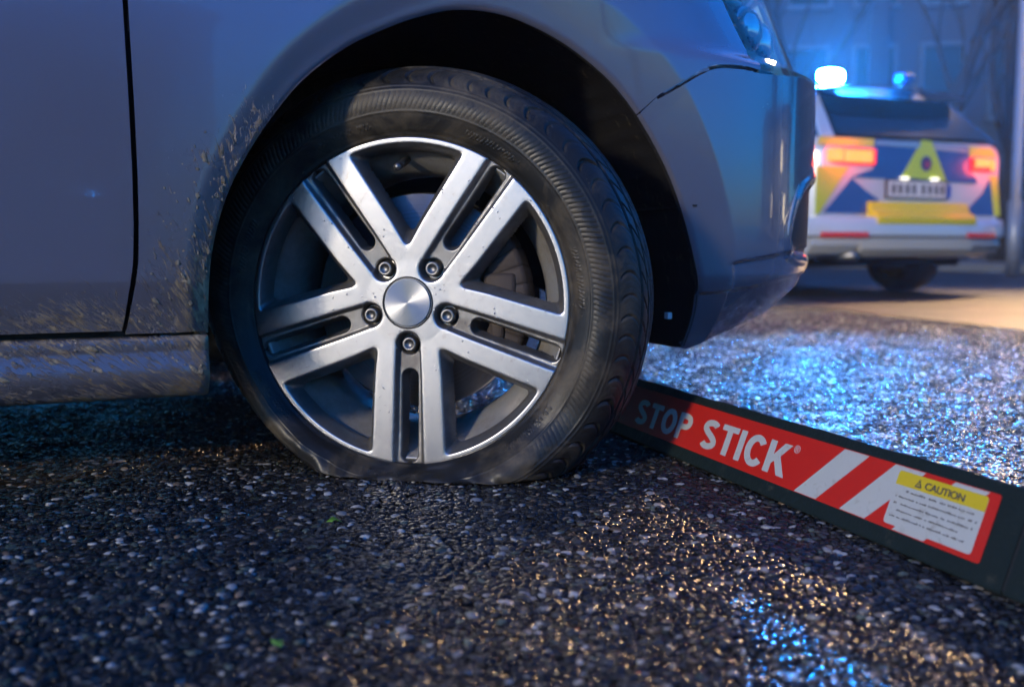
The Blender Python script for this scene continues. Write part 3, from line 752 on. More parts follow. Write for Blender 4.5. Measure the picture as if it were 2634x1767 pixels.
yy = yy - .0022 * np.exp(-np.clip(zg, 0, 1) / .035) * (np.sin(deg * .37 + U_ * 55) + .6 * np.sin(deg * .83 - U_ * 90 + 1)) * sst(.01, .04, U_) * (1 - sst(.09, .13, U_))
k = .0035; zs = np.where(zg > .08, zg, k * np.log1p(np.exp(np.clip(zg / k, -40, 30)))) + .0035 * (1 - sst(.0, .1, zg))
zg = np.where(U_ > .010, zs, zg)
tyre = mesh('tyre', np.stack([x, yy, (zg - HUBZ) / WK], -1).reshape(-1, 3), grid_faces(NT, len(uo), True)[:, ::-1], TYRE, WH)
tyre['label'] = 'deflated muddy black tyre folded flat under the rim'
# --- the other front wheel, seen only under the car
W2 = empty('far_wheel', (.0, 1.62, .30), R(-25), CAR)
lathe('tyre', [(-.09, .20), (-.11, .24), (-.10, .285), (-.07, .298), (.07, .298), (.10, .285), (.11, .24), (.09, .20)], TYRE, W2, 72)
lathe('rim', [(.06, .01), (.05, .06), (.075, .15), (.06, .19), (.09, .215), (.02, .19), (-.08, .195), (-.09, .21)], BARREL, W2, 72)
# ---------------------------------------------------------------- tyre-deflation stick lying on the ground
SA = np.array([.192, 1.588, 0.]); SU = np.array([.31157, -.95022, 0.]); SP = np.array([.95022, .31157, 0.])
SV = SP * .036 + np.array([0, 0, .095]); SL = float(np.linalg.norm(SV)); SV = SV / SL; SNRM = np.cross(SU, SV)
if SNRM[1] > 0: SNRM = -SNRM
STICK = empty('spike_stick', tuple(SA + np.array([0, 0, .004])), math.atan2(SU[1], SU[0]))
tag(STICK, 'black triangular tyre-deflation stick with red STOP STICK label beside the flat tyre', 'spike stick')
# local: X along the stick, Y to the far side, Z up  (SP = +Y)
LV = np.array([0, .036, .095]) / SL; LN = np.array([0, -.095, .036]) / SL
def face(e, q, h): return (e, LV[1] * q + LN[1] * h, LV[2] * q + LN[2] * h)
def sleeve_material():
    m = mat('stick_sleeve', (.016, .021, .022), .46, 0, Specular_IOR_Level=.12); n = N(m)
    ob = n.n('ShaderNodeTexCoord').outputs['Object']
    k = n.math('MULTIPLY', n.math('SUBTRACT', n.noise(ob, 30, 6, .75), .60), 8, True)
    n.l(n.mix(n.math('MULTIPLY', k, .6), (.010, .017, .018), (.060, .062, .05)), n.b.inputs['Base Color'])
    n.l(n.math('ADD', .34, n.math('MULTIPLY', n.noise(ob, 20, 4), .28)), n.b.inputs['Roughness'])
    n.l(n.bump(n.noise(ob, 26, 5, .6), .5, .006, n.bump(n.noise(ob, 900, 2), .25, .0006)), n.b.inputs['Normal'])
    return m
SLEEVE = sleeve_material()
def tri_section(inset=0.):
    """rounded triangle: near face, ridge, far face, base"""
    c = [np.array([0., 0.]), np.array([.036, .095]), np.array([.074, 0.])]; g = sum(c) / 3; out = []
    c = [g + (p - g) * (1 - inset) for p in c]
    for i in range(3):
        p, a, b = c[i], c[i - 1], c[(i + 1) % 3]; ra = .005
        ua, ub = (a - p) / np.linalg.norm(a - p), (b - p) / np.linalg.norm(b - p)
        for t in np.linspace(0, 1, 5): out.append(p + ra * ((1 - t)**2 * ua + t**2 * ub))
    return out
def tri_prism(name, x0, x1, m, parent, inset=0., wob=0., nx=2):
    sec = tri_section(inset); n = len(sec); v = []; xs = np.linspace(x0, x1, nx)
    for x in xs:
        k = .0015 * wob * math.sin(x * 31) + .001 * wob * math.sin(x * 83 + 1)
        v += [(x, y, max(z + k * (z / .09), .0005)) for y, z in sec]
    f = [[i * n + k, i * n + (k + 1) % n, (i + 1) * n + (k + 1) % n, (i + 1) * n + k] for i in range(nx - 1) for k in range(n)]
    f += [list(range(n)), list(range((nx - 1) * n + n - 1, (nx - 1) * n - 1, -1))]
    o = mesh(name, v, f, m, parent, False)
    bm = bmesh.new(); bm.from_mesh(o.data); bmesh.ops.recalc_face_normals(bm, faces=bm.faces); bm.to_mesh(o.data); bm.free()
    return o
tri_prism('sleeve', -.16, .768, SLEEVE, STICK, 0, .35, 60)
tri_prism('end_seam', .7682, .7715, GAP, STICK, .06)
tri_prism('connector_sleeve', .7718, 1.02, SLEEVE, STICK, .015, 1, 16)
REDM = mat('label_red', (.46, .016, .011), .38); n_ = N(REDM)
ob = n_.n('ShaderNodeTexCoord').outputs['Object']
n_.l(n_.mix(n_.math('MULTIPLY', n_.math('SUBTRACT', n_.noise(ob, 160, 5, .7), .66), 9, True), (.46, .016, .011), (.25, .10, .08)), n_.b.inputs['Base Color'])
n_.l(n_.math('ADD', .28, n_.math('MULTIPLY', n_.noise(ob, 40, 4), .2)), n_.b.inputs['Roughness'])
WHITEM = mat('label_white', (.40, .42, .42), .42); nw = N(WHITEM); obw = nw.n('ShaderNodeTexCoord').outputs['Object']
nw.l(nw.mix(nw.math('MULTIPLY', nw.math('SUBTRACT', nw.noise(obw, 70, 6, .75, .6), .56), 5, True), (.40, .42, .42), (.24, .22, .19)), nw.b.inputs['Base Color'])
YELM = mat('label_yellow', (.52, .40, .02), .4); INK = mat('label_ink', (.055, .055, .055), .5)
def rrect(e0, e1, q0, q1, r, n=5):
    out = []
    for cx, cy, a0 in ((e1 - r, q1 - r, 0), (e0 + r, q1 - r, 90), (e0 + r, q0 + r, 180), (e1 - r, q0 + r, 270)):
        out += [(cx + r * math.cos(R(a0 + 90 * t / n)), cy + r * math.sin(R(a0 + 90 * t / n))) for t in range(n + 1)]
    return out
label = prism('label', rrect(-.09, .737, .0200, .0868, .003), .0003, .0010, face, REDM, STICK)
for q in ([(.5085, .0860), (.5505, .0860), (.4870, .0208), (.4445, .0208)], [(.5935, .0860), (.6385, .0860), (.5745, .0208), (.5315, .0208)], [(.6795, .0860), (.7230, .0860), (.6640, .0208), (.6185, .0208)]):
    prism('stripe', q, .0010, .0013, face, WHITEM, label)
caut = prism('caution_panel', rrect(.6030, .7250, .0250, .0818, .004), .0013, .0016, face, WHITEM, label)
yb = [(e, q) for e, q in rrect(.6030, .7250, .0670, .0818, .004)]
yb = [(e, max(q, .0670)) for e, q in yb]
yb = [(.6030, .0670)] + [p for p in rrect(.6030, .7250, .0600, .0818, .004) if p[1] > .0675][::-1] + [(.7250, .0670)]
prism('caution_bar', yb, .0016, .0018, face, YELM, label)
def text(name, s, e0, q0, height, length, h, m, parent, bold=.0, align='LEFT', shear=0):
    cu = D.curves.new(name, 'FONT'); cu.body = s; cu.size = 1; cu.offset = bold; cu.extrude = 0; cu.shear = shear; cu.space_character = .94
    to = D.objects.new(name + '_tmp', cu); COL.objects.link(to)
    bpy.context.view_layer.update()
    me = D.meshes.new_from_object(to.evaluated_get(bpy.context.evaluated_depsgraph_get()))
    D.objects.remove(to); D.curves.remove(cu)
    co = np.zeros(len(me.vertices) * 3); me.vertices.foreach_get('co', co); co = co.reshape(-1, 3)
    lo, hi = co.min(0), co.max(0)
    u = e0 + (co[:, 0] - lo[0]) / (hi[0] - lo[0]) * length; q = q0 + (co[:, 1] - lo[1]) / (hi[1] - lo[1]) * height
    p = np.array([face(a, b, h) for a, b in zip(u, q)])
    me.vertices.foreach_set('co', p.reshape(-1)); me.update()
    me.name = name
    bm = bmesh.new(); bm.from_mesh(me)
    r_ = bmesh.ops.extrude_face_region(bm, geom=list(bm.faces)); vs = [v for v in r_['geom'] if isinstance(v, bmesh.types.BMVert)]
    bmesh.ops.translate(bm, vec=Vector(tuple(LN)) * .0004, verts=vs)
    bmesh.ops.recalc_face_normals(bm, faces=bm.faces); bm.to_mesh(me); bm.free()
    return obj(name, me, parent, m)
# heavy grotesque capitals cut from stroke outlines (unit height)
def ribbon(path, wd):
    p = [np.array(q, float) for q in path]; L, Rr = [], []
    for i, q in enumerate(p):
        a = q - p[i - 1] if i else p[1] - q; b = p[i + 1] - q if i < len(p) - 1 else a
        a = a / np.linalg.norm(a); b = b / np.linalg.norm(b); na, nb = np.array([-a[1], a[0]]), np.array([-b[1], b[0]])
        m_ = na + nb; m_ = m_ / max(m_ @ m_, .4) * 2
        L.append(q + m_ * wd / 2); Rr.append(q - m_ * wd / 2)
    return L, Rr
def arc(cx, cy, rx, ry, a0, a1, n=14): return [(cx + rx * math.cos(R(a0 + (a1 - a0) * k / n)), cy + ry * math.sin(R(a0 + (a1 - a0) * k / n))) for k in range(n + 1)]
SW = .215
def glyph(ch):
    h = SW / 2
    if ch == 'T': return .66, [[(0, 1), (0, 1 - SW * .92), (.33 - h, 1 - SW * .92), (.33 - h, 0), (.33 + h, 0), (.33 + h, 1 - SW * .92), (.66, 1 - SW * .92), (.66, 1)]], []
    if ch == 'I': return SW, [[(0, 0), (SW, 0), (SW, 1), (0, 1)]], []
    if ch == 'K': return .74, [[(0, 0), (SW, 0), (SW, .30), (.30, .40), (.50, 0), (.76, 0), (.455, .58), (.74, 1), (.49, 1), (SW, .58), (SW, 1), (0, 1)]], []
    if ch == 'O': return .76, [], [arc(.38, .5, .38 - h, .51 - h, 90, 450, 36)]
    if ch == 'C': return .72, [], [arc(.38, .5, .38 - h, .51 - h, 38, 322, 28)]
    if ch == 'P': return .68, [], [[(h, 0), (h, 1 - h * .92)] + [(.36, 1 - h * .92)] + arc(.38, .70, .30 - h, .30 - h * .92, 85, -85, 12) + [(.36, .40 + h * .92), (SW + .001, .40 + h * .92)]]
    if ch == 'S': return .70, [], [arc(.35, .735, .35 - h, .275 - h, 28, 232, 14)[:-1] + [(.27, .545), (.43, .455)] + arc(.35, .265, .35 - h, .275 - h, 52, -152, 14)[1:]]
def word(s, e0, e1, q0, height):
    gs = [glyph(c) for c in s]; gap = .09; tot = sum(g[0] for g in gs) + gap * (len(s) - 1); k = (e1 - e0) / tot; x = 0.
    for wd, polys, strokes in gs:
        v, f = [], []
        for pl in polys:
            n = len(pl); b = len(v); v += list(pl); f.append(list(range(b, b + n)))
        for st in strokes:
            L, Rr = ribbon(st, SW); b = len(v); n = len(L); v += [tuple(q) for q in L] + [tuple(q) for q in Rr]
            f += [[b + i, b + n + i, b + n + i + 1, b + i + 1] for i in range(n - 1)]
        bm = bmesh.new(); vs = [bm.verts.new(face(e0 + (x + p[0]) * k, q0 + p[1] * height, .00105)) for p in v]
        for q in f: bm.faces.new([vs[i] for i in q])
        bmesh.ops.remove_doubles(bm, verts=bm.verts, dist=1e-6)
        bmesh.ops.triangulate(bm, faces=[q for q in bm.faces if len(q.verts) > 4])
        r_ = bmesh.ops.extrude_face_region(bm, geom=list(bm.faces)); bmesh.ops.translate(bm, vec=Vector(tuple(LN)) * .00015, verts=[q for q in r_['geom'] if isinstance(q, bmesh.types.BMVert)])
        bmesh.ops.recalc_face_normals(bm, faces=bm.faces)
        bm_obj('lettering', bm, WHITEM, label); x += wd + gap
word('STOP', -.0120, .1690, .0295, .0395); word('STICK', .2020, .4150, .0300, .0415)
text('lettering', '\u00ae', .4190, .0640, .0098, .0115, .0010, WHITEM, label, .0)
text('lettering', 'CAUTION', .6440, .0698, .0076, .0535, .0018, INK, label, .018)
tri = [(.6300, .0695), (.6400, .0695), (.6350, .0785)]
prism('warning_triangle', tri, .0018, .0021, face, INK, label)
prism('warning_triangle', [(.6325, .0709), (.6375, .0709), (.6350, .0754)], .0021, .0023, face, YELM, label)
prism('warning_triangle', [(.6343, .0713), (.6357, .0713), (.6354, .0738), (.6346, .0738)], .0023, .0025, face, INK, label)
# small print too worn and blurred to read: rows of short strokes
bm = bmesh.new()
for (e0, e1, q) in ((.612, .712, .0612), (.609, .719, .0543), (.609, .718, .0472), (.614, .708, .0403), (.609, .718, .0334)):
    e = e0
    while e < e1:
        wl = random.uniform(.0010, .0026); hh = random.uniform(.0011, .0023)
        if random.random() > .13:
            c = [face(*p) for p in ((e, q, .00165), (e + wl, q, .00165), (e + wl, q + hh, .00165), (e, q + hh, .00165))]
            vs = [bm.verts.new(p) for p in c]; bm.faces.new(vs)
        e += wl + random.uniform(.0005, .0012)
r_ = bmesh.ops.extrude_face_region(bm, geom=list(bm.faces)); bmesh.ops.translate(bm, vec=Vector(tuple(LN)) * .0002, verts=[v for v in r_['geom'] if isinstance(v, bmesh.types.BMVert)])
bmesh.ops.recalc_face_normals(bm, faces=bm.faces)
bm_obj('small_print', bm, mat('print_grey', (.07, .07, .075), .5), label)
# bits of leaf on the ground
LEAF = mat('leaf_green', (.10, .24, .02), .5)
def leaf(loc, size, rz, label):
    out = [(math.cos(a) * size * (1 + .25 * math.sin(3 * a + rz)), math.sin(a) * size * .62 * (1 + .3 * math.sin(5 * a))) for a in np.linspace(0, 2 * math.pi, 18, endpoint=False)]
    v = [(0, 0, .0028)] + [(x, y, .0010 + .0025 * math.cos(x * 300)) for x, y in out]
    v += [(x, y, z - .0006) for x, y, z in v]
    f = []
    for i in range(18):
        a, b = 1 + i, 1 + (i + 1) % 18; f += [[0, a, b], [19, 19 + b, 19 + a], [a, 19 + a, 19 + b, b]]
    o = mesh('leaf_scrap', v, f, LEAF); o.location = loc; o.rotation_euler = (.1, .1, rz); tag(o, label, 'leaf')
leaf((-.200, 1.098, .006), .0082, .5, 'bright green leaf scrap on the pebbles in front of the rim')
leaf((-.182, .746, .006), .0070, 1.9, 'dull green leaf scrap on the ground near the bottom edge')
# ---------------------------------------------------------------- police estate car seen from behind
# local frame: X to its right, Y forward (away), Z up; origin on the ground under the tailgate
POL = empty('police_car', (2.66, 6.60, 0), R(22))
tag(POL, 'white police estate car with blue and yellow panels and lit red tail lights', 'police car')
PW = mat('police_white', (.52, .53, .55), .28, .1, Coat_Weight=1, Coat_Roughness=.05)
PB = mat('police_blue', (.012, .060, .26), .30, 0, Coat_Weight=.8); PY_ = mat('police_yellow', (.50, .62, .03), .34, 0, Coat_Weight=.5)
def loft(name, secs, m, parent, ret=None):
    """secs: list of closed rings with equal point counts"""
    v = np.array(secs); nu, nv = v.shape[:2]
    i = np.arange(nu - 1)[:, None]; j = np.arange(nv)[None]
    f = np.stack([i * nv + j, (i + 1) * nv + j, (i + 1) * nv + (j + 1) % nv, i * nv + (j + 1) % nv], -1).reshape(-1, 4).tolist()
    f += [list(range(nv)), list(range(nu * nv - 1, (nu - 1) * nv - 1, -1))]
    o = mesh(name, v.reshape(-1, 3), f, m, parent)
    bm = bmesh.new(); bm.from_mesh(o.data); bmesh.ops.recalc_face_normals(bm, faces=bm.faces)
    for e in bm.edges:
        if len(e.link_faces) == 2 and e.calc_face_angle(0) > R(40): e.smooth = False
    bm.to_mesh(o.data); bm.free(); return o
def ring(y, hw, z0, z1, r=.10, lean=0, top=None):
    """rounded body section at a given y"""
    p = []; t = top or hw
    for sx, sz, a0 in ((1, 0, -90), (1, 1, 0), (-1, 1, 90), (-1, 0, 180)):
        for k in range(5):
            a = R(a0 + 90 * k / 4); rr = min(r, (z1 - z0) * .45)
            h = t if sz else hw
            p.append((sx * (h - rr) + rr * math.cos(a), y + lean * sz, (z1 - rr if sz else z0 + rr) + rr * math.sin(a)))
    return p
loft('body', [ring(.03, .74, .30, 1.02, .10), ring(.10, .82, .27, 1.04, .12), ring(.35, .87, .24, 1.03, .12), ring(1.2, .89, .22, 1.00, .12), ring(2.6, .89, .22, .98, .12), ring(3.6, .88, .22, .94, .14), ring(4.2, .80, .24, .80, .16), ring(4.45, .66, .28, .66, .12)], PW, POL)
loft('cabin', [ring(.30, .70, .98, 1.345, .09, .10, .56), ring(.60, .76, .98, 1.435, .10, .02, .60), ring(1.2, .77, .98, 1.46, .11, 0, .62), ring(2.2, .77, .96, 1.45, .11, 0, .61), ring(2.75, .77, .96, 1.34, .11, 0, .58), ring(3.3, .75, .94, 1.02, .03, 0, .68)], mat('police_roof', (.03, .035, .05), .3, 0, Coat_Weight=.5), POL)
# rear window, spoiler lip, pillars
def slab(name, quad, th, m, parent):
    q = [Vector(p) for p in quad]; n = (q[1] - q[0]).cross(q[3] - q[0]).normalized() * th
    v = [tuple(p) for p in q] + [tuple(p + n) for p in q]
    o = mesh(name, v, [[0, 1, 2, 3], [7, 6, 5, 4], [0, 4, 5, 1], [1, 5, 6, 2], [2, 6, 7, 3], [3, 7, 4, 0]], m, parent, False)
    bm = bmesh.new(); bm.from_mesh(o.data); bmesh.ops.recalc_face_normals(bm, faces=bm.faces); bm.to_mesh(o.data); bm.free(); return o
slab('tailgate_upper', [(-.72, .045, 1.030), (.74, .045, 1.030), (.60, .36, 1.345), (-.58, .36, 1.345)], -.07, GLASS, POL)
slab('rear_pillar', [(-.76, .038, 1.030), (-.655, .038, 1.030), (-.565, .318, 1.335), (-.625, .335, 1.335)], -.02, PW, POL)
PG = mat('police_glass', (.004, .016, .026), .10, 0, Specular_IOR_Level=.25)
slab('rear_window', [(-.62, .036, 1.050), (.66, .036, 1.050), (.55, .325, 1.325), (-.535, .325, 1.325)], -.012, PG, POL)
loft('spoiler', [[(x, y - .02 * (1 - (x / .62)**2), z + .035 * (1 - (x / .62)**2)) for y, z in ((.235, 1.350), (.235, 1.366), (.50, 1.405), (.50, 1.375))] for x in np.linspace(-.62, .62, 14)], mat('spoiler_dark', (.05, .016, .02), .3, 0, Coat_Weight=.6), POL)
for x in (-.79, .79):
    s_ = 1 if x > 0 else -1
    slab('side_window', [(s_ * .775, .85, 1.03), (s_ * .785, 2.9, 1.02), (s_ * .66, 2.35, 1.38), (s_ * .66, .95, 1.38)], .01 * s_, PG, POL)
# tailgate livery (thin film panels, each with its own thickness)
def film(name, poly, y, m, th=.004, parent=POL): return prism(name, poly, y, y - th, lambda u, q, h: (u, h, q), m, parent)
LEDGE = .026
film('yellow_panel', [(-.80, .972), (-.352, .972), (-.347, 1.022), (-.78, 1.020)], LEDGE, PY_)
film('yellow_panel', [(.455, .940), (.715, .940), (.66, 1.000), (.455, 1.004)], LEDGE, PY_)
film('blue_panel', [(-.350, .830), (-.52, .778), (.53, .760), (.54, .780), (.475, .860), (.455, 1.004), (-.345, 1.022)], LEDGE, PB)
tri_ = film('yellow_triangle', [(-.118, .786), (.266, .767), (.125, 1.025), (.045, 1.030)], LEDGE - .005, PY_)
def disc(name, c, r, y, m, parent, n=20, th=.004): return prism(name, [(c[0] + r * math.cos(2 * math.pi * k / n), c[1] + r * 1.1 * math.sin(2 * math.pi * k / n)) for k in range(n)], y, y - th, lambda u, q, h: (u, h, q), m, parent)
disc('emblem', (.082, .878), .045, LEDGE - .010, mat('emblem_blue', (.03, .05, .16), .4), POL)
disc('emblem', (.086, .872), .022, LEDGE - .015, mat('emblem_red', (.35, .06, .14), .4), POL, 12)
film('white_strip', [(-.335, .985), (.03, .978), (.03, 1.008), (-.335, 1.012)], LEDGE - .005, mat('pale_blue', (.20, .36, .52), .35))
film('white_strip', [(.150, .972), (.44, .962), (.44, .992), (.150, 1.004)], LEDGE - .005, mat('pale_grey', (.36, .38, .46), .35))
film('yellow_panel', [(-.80, .838), (-.545, .838), (-.775, .535), (-.80, .535)], LEDGE, PY_)
film('blue_panel', [(-.735, .548), (-.52, .770), (-.40, .690), (-.30, .640), (-.33, .545)], LEDGE, PB)
film('blue_panel', [(.42, .545), (.60, .700), (.66, .800), (.70, .545)], LEDGE, PB)
film('yellow_panel', [(.655, .815), (.725, .815), (.765, .545), (.715, .545)], LEDGE, PY_)
plate = film('number_plate', [(-.245, .648), (.270, .645), (.270, .766), (-.245, .772)], LEDGE, mat('plate_frame', (.03, .03, .03), .5), .012)
film('plate_face', [(-.232, .657), (.258, .654), (.258, .757), (-.232, .762)], LEDGE - .012, mat('plate_white', (.62, .60, .55), .4), .002)
for x in (-.20, -.145, -.085, -.03, .05, .105, .16, .21):
    film('plate_mark', [(x, .678), (x + .030, .677), (x + .030, .738), (x, .739)], LEDGE - .0142, mat('plate_ink', (.10, .10, .10), .5), .001)
film('plate_band', [(.284, .655), (.312, .655), (.312, .745), (.284, .745)], LEDGE, mat('band_blue', (.01, .10, .45), .4))
LAMPW = emit('plate_lamp_glow', (1, .93, .80), .30)
for x in (-.10, .155): box('plate_lamp', (x, .010, .778), (.055, .03, .018), LAMPW, POL, .006)
# bumper with yellow loading edge, reflectors, lower apron
def bump_ring(x, y0, zs): return [(x, y0 + dy, z) for dy, z in zs]
def bumper(name, x0, x1, zs, m, bow=.14):
    return loft(name, [[(x, dy + bow * ((x - .0) / .82)**2 * abs(x / .82), z) for dy, z in zs] for x in np.linspace(x0, x1, 22)], m, POL)
bumper('bumper', -.83, .83, [(.05, .540), (-.085, .520), (-.100, .470), (-.098, .405), (-.070, .392), (.05, .392)], PW)
bumper('loading_edge', -.39, .44, [(.03, .625), (-.020, .622), (-.045, .560), (-.088, .540), (-.106, .518), (-.104, .478), (.03, .48)], mat('loading_yellow', (.70, .54, .02), .4))
bumper('lower_apron', -.80, .80, [(.06, .389), (-.075, .389), (-.085, .345), (-.040, .290), (.06, .285)], mat('apron_grey', (.36, .34, .30), .45))
RED = emit('reflector_red_glow', (1, .04, .03), .02, (.4, .02, .02))  # passive reflectors, given a faint red glow of their own
for x0, x1 in ((-.76, -.46), (.36, .68)): bumper('reflector', x0, x1, [(-.09, .425), (-.106, .425), (-.106, .395), (-.09, .395)], RED)
bumper('diffuser', -.50, .42, [(.0, .372), (-.090, .368), (-.092, .318), (-.048, .272), (.05, .265)], mat('apron_tan', (.42, .37, .29), .45))
# tail lights
TLO = emit('tail_core', (1, .24, .045), .34, (.3, .02, .01)); TLR = emit('tail_rim', (1, .02, .02), .22, (.3, .01, .01))
def tail(name, x0, x1, z0, z1, flip):
    t = empty(name, parent=POL)
    bw = lambda x: .16 * max(0, (abs(x) - .60) / .22)**2
    def strip(nm, a, b, q0, q1, y, m):
        xs = np.linspace(a, b, 10)
        loft(nm, [[(x, y + bw(x), q0), (x, y - .02 + bw(x), q0 + .006), (x, y - .02 + bw(x), q1 - .006), (x, y + bw(x), q1), (x, y + .05 + bw(x), q1), (x, y + .05 + bw(x), q0)] for x in xs], m, t)
    strip('lens', x0, x1, z0, z1, .020, TLR)
    w_ = x1 - x0; h_ = z1 - z0
    if flip < 0:
        strip('lamp_core', x0 + .01, x0 + .44 * w_, z0 + .12 * h_, z1 - .05 * h_, .008, TLO); strip('lamp_core', x0 + .48 * w_, x1 - .035, z0 + .10 * h_, z1 - .10 * h_, .008, TLO)
    else:
        strip('lamp_core', x0 + .02, x0 + .50 * w_, z0 + .30 * h_, z1 - .05 * h_, .008, TLO); strip('lamp_core', x0 + .54 * w_, x1 - .015, z0 + .06 * h_, z1 - .08 * h_, .008, TLO)
    l = D.lights.new('tail_glow', 'POINT'); l.energy = .5; l.color = (1, .07, .03); l.shadow_soft_size = .07
    lo = D.objects.new('tail_glow', l); COL.objects.link(lo); lo.parent = t; lo.location = ((x0 + x1) / 2, -.09, (z0 + z1) / 2)
    return t
tail('tail_light', -.835, -.350, .856, .958, -1); tail('tail_light', .475, .785, .840, .932, 1)
# roof light bar: one lit blue module on the left, dark one on the right
bar = empty('light_bar', parent=POL)
box('bar_foot', (-.34, .52, 1.425), (.20, .12, .05), BLACK, bar, .015); box('bar_foot', (.36, .52, 1.440), (.20, .12, .05), BLACK, bar, .015)
BEAC = emit('beacon_lit', (.010, .27, 1.0), 3200.0); DBL = mat('beacon_dark', (.006, .03, .15), .6, 0, Specular_IOR_Level=.2)
def dome(nm, c, s, m): 
    bm = bmesh.new(); bmesh.ops.create_uvsphere(bm, u_segments=24, v_segments=14, radius=1)
    for v in bm.verts: v.co = Vector([math.copysign(abs(k)**.55, k) for k in v.co])
    bmesh.ops.transform(bm, matrix=Matrix.Translation(c) @ Matrix.Diagonal((*s, 1)), verts=bm.verts); return bm_obj(nm, bm, m, bar, True)
dome('beacon', (-.300, .52, 1.500), (.088, .050, .040), BEAC); dome('beacon', (.35, .52, 1.520), (.07, .045, .036), DBL)
# wheels, exhaust
PWT = mat('police_tyre', (.014, .014, .016), .6)
for x, y in ((-.70, .86), (.70, .86), (-.70, 3.55), (.70, 3.55)):
    wq = empty('wheel', (x, y, .33), R(90), POL)
    lathe('tyre', [(-.09, .20), (-.11, .25), (-.10, .30), (-.08, .325), (.08, .325), (.10, .30), (.11, .25), (.09, .20)], PWT, wq, 48)
    lathe('rim', [(.05, .01), (.06, .08), (.09, .20), (-.09, .20), (-.06, .08), (-.05, .01)], BARREL, wq, 36)
box('underfloor', (0, 1.9, .23), (1.4, 3.2, .06), UNDER, POL, .02)
bm = bmesh.new(); tube_bm(bm, [(-.52, -.04, .275), (-.52, .5, .275)], .034, 14); bm_obj('exhaust_pipe', bm, STEEL, POL, True)
# ---------------------------------------------------------------- background: lamp post, pavement, bare trees, buildings
def along(x, y): return (x, y)
PAVE = mat('paving', (.12, .118, .115), .5)
pv = [rpt(t, 7.0, 0) for t in np.linspace(-14, 60, 75)]; pw = [rpt(t, 12.0, 0) for t in np.linspace(-14, 60, 75)]
v = [(p[0], p[1], .0045) for p in pv] + [(p[0], p[1], .12) for p in pv] + [(p[0], p[1], .12) for p in pw]
struct(mesh('pavement', v, [[i, i + 1, 75 + i + 1, 75 + i] for i in range(74)] + [[75 + i, 76 + i, 151 + i, 150 + i] for i in range(74)], PAVE, smooth=False))
# street lamp whose pole stands at the right edge of the picture
POST = mat('galvanised_pole', (.20, .22, .26), .45, .4)
SL_ = empty('street_lamp', (6.02, 12.0, 0)); tag(SL_, 'slim pale street lamp post at the right edge behind the police car', 'street lamp')
bm = bmesh.new(); tube_bm(bm, [(0, 0, 0), (0, 0, .9), (0, 0, .901), (0, 0, 5.6)], [.085, .085, .062, .05], 20); bm_obj('pole', bm, POST, SL_, True)
bm = bmesh.new(); tube_bm(bm, [(0, 0, 5.5), (.05, -.05, 5.8), (.3, -.25, 6.0), (.6, -.55, 6.05)], [.045, .042, .038, .035], 12); bm_obj('arm', bm, POST, SL_, True)
box('lamp_head', (.85, -.80, 6.06), (.72, .26, .12), POST, SL_, .04, Matrix.Rotation(R(-45), 3, 'Z'))
box('lamp_panel', (.85, -.80, 5.992), (.56, .18, .012), emit('sodium_panel', (1, .62, .26), 30), SL_, 0, Matrix.Rotation(R(-45), 3, 'Z'))
ll = D.lights.new('lamp_light', 'SPOT'); ll.spot_size = R(64); ll.spot_blend = .6; ll.energy = 800; ll.color = (1, .63, .28); ll.shadow_soft_size = .34
llo = D.objects.new('lamp_light', ll); COL.objects.link(llo); llo.parent = SL_; llo.location = (.85, -.90, 5.90); llo.rotation_euler = (Vector((-6.3, -10.3, -5.9)) * -1).to_track_quat('Z', 'Y').to_euler()
# bare trees
BARK = mat('bark', (.008, .008, .008), .9); nb = N(BARK)
nb.l(nb.bump(nb.noise(None, 30, 5), .6, .02), nb.b.inputs['Normal'])
def tree(loc, height, seed, label, rad=.14, group='bare trees behind the police car'):
    rg = random.Random(seed); t = empty('bare_tree', loc); tag(t, label, 'tree', group)
    trunk = bmesh.new(); crown = bmesh.new()
    def limb(bm, p, d, L, r, depth):
        pts = [p]; rs = [r]; n = 5
        for i in range(n):
            d = (d + Vector((rg.uniform(-.16, .16), rg.uniform(-.16, .16), rg.uniform(-.02, .12)))).normalized()
            pts.append(pts[-1] + d * L / n); rs.append(r * (1 - .55 * (i + 1) / n))
        tube_bm(bm, pts, rs, 8 if depth < 1 else 5)
        if depth >= 4: return
        for k in range(rg.choice((3, 4)) if depth else 9):
            i = rg.randint(2, n) if depth else rg.randint(2, n)
            a = rg.uniform(0, 6.28); sp = rg.uniform(.45, .95)
            nd = (d + Vector((math.cos(a) * sp, math.sin(a) * sp, rg.uniform(-.1, .45)))).normalized()
            limb(crown, pts[i], nd, L * rg.uniform(.42, .66), rs[i] * rg.uniform(.5, .75), depth + 1)
    limb(trunk, Vector((0, 0, -.05)), Vector((rg.uniform(-.06, .06), 0, 1)), height * .62, rad, 0)
    bm_obj('trunk', trunk, BARK, t, True); bm_obj('crown', crown, BARK, t, True)
tree((6.9, 16.5, 0), 7.5, 3, 'bare tree just right of the police car roof, nearest of the row', .15)
tree((8.7, 18.0, 0), 8.0, 8, 'bare forked tree behind the right tail light', .17)
tree((9.6, 17.0, 0), 7.0, 15, 'bare tree close to the lamp post', .13)
tree((6.2, 21.0, 0), 8.5, 21, 'bare tree farther back above the police car roof', .15)
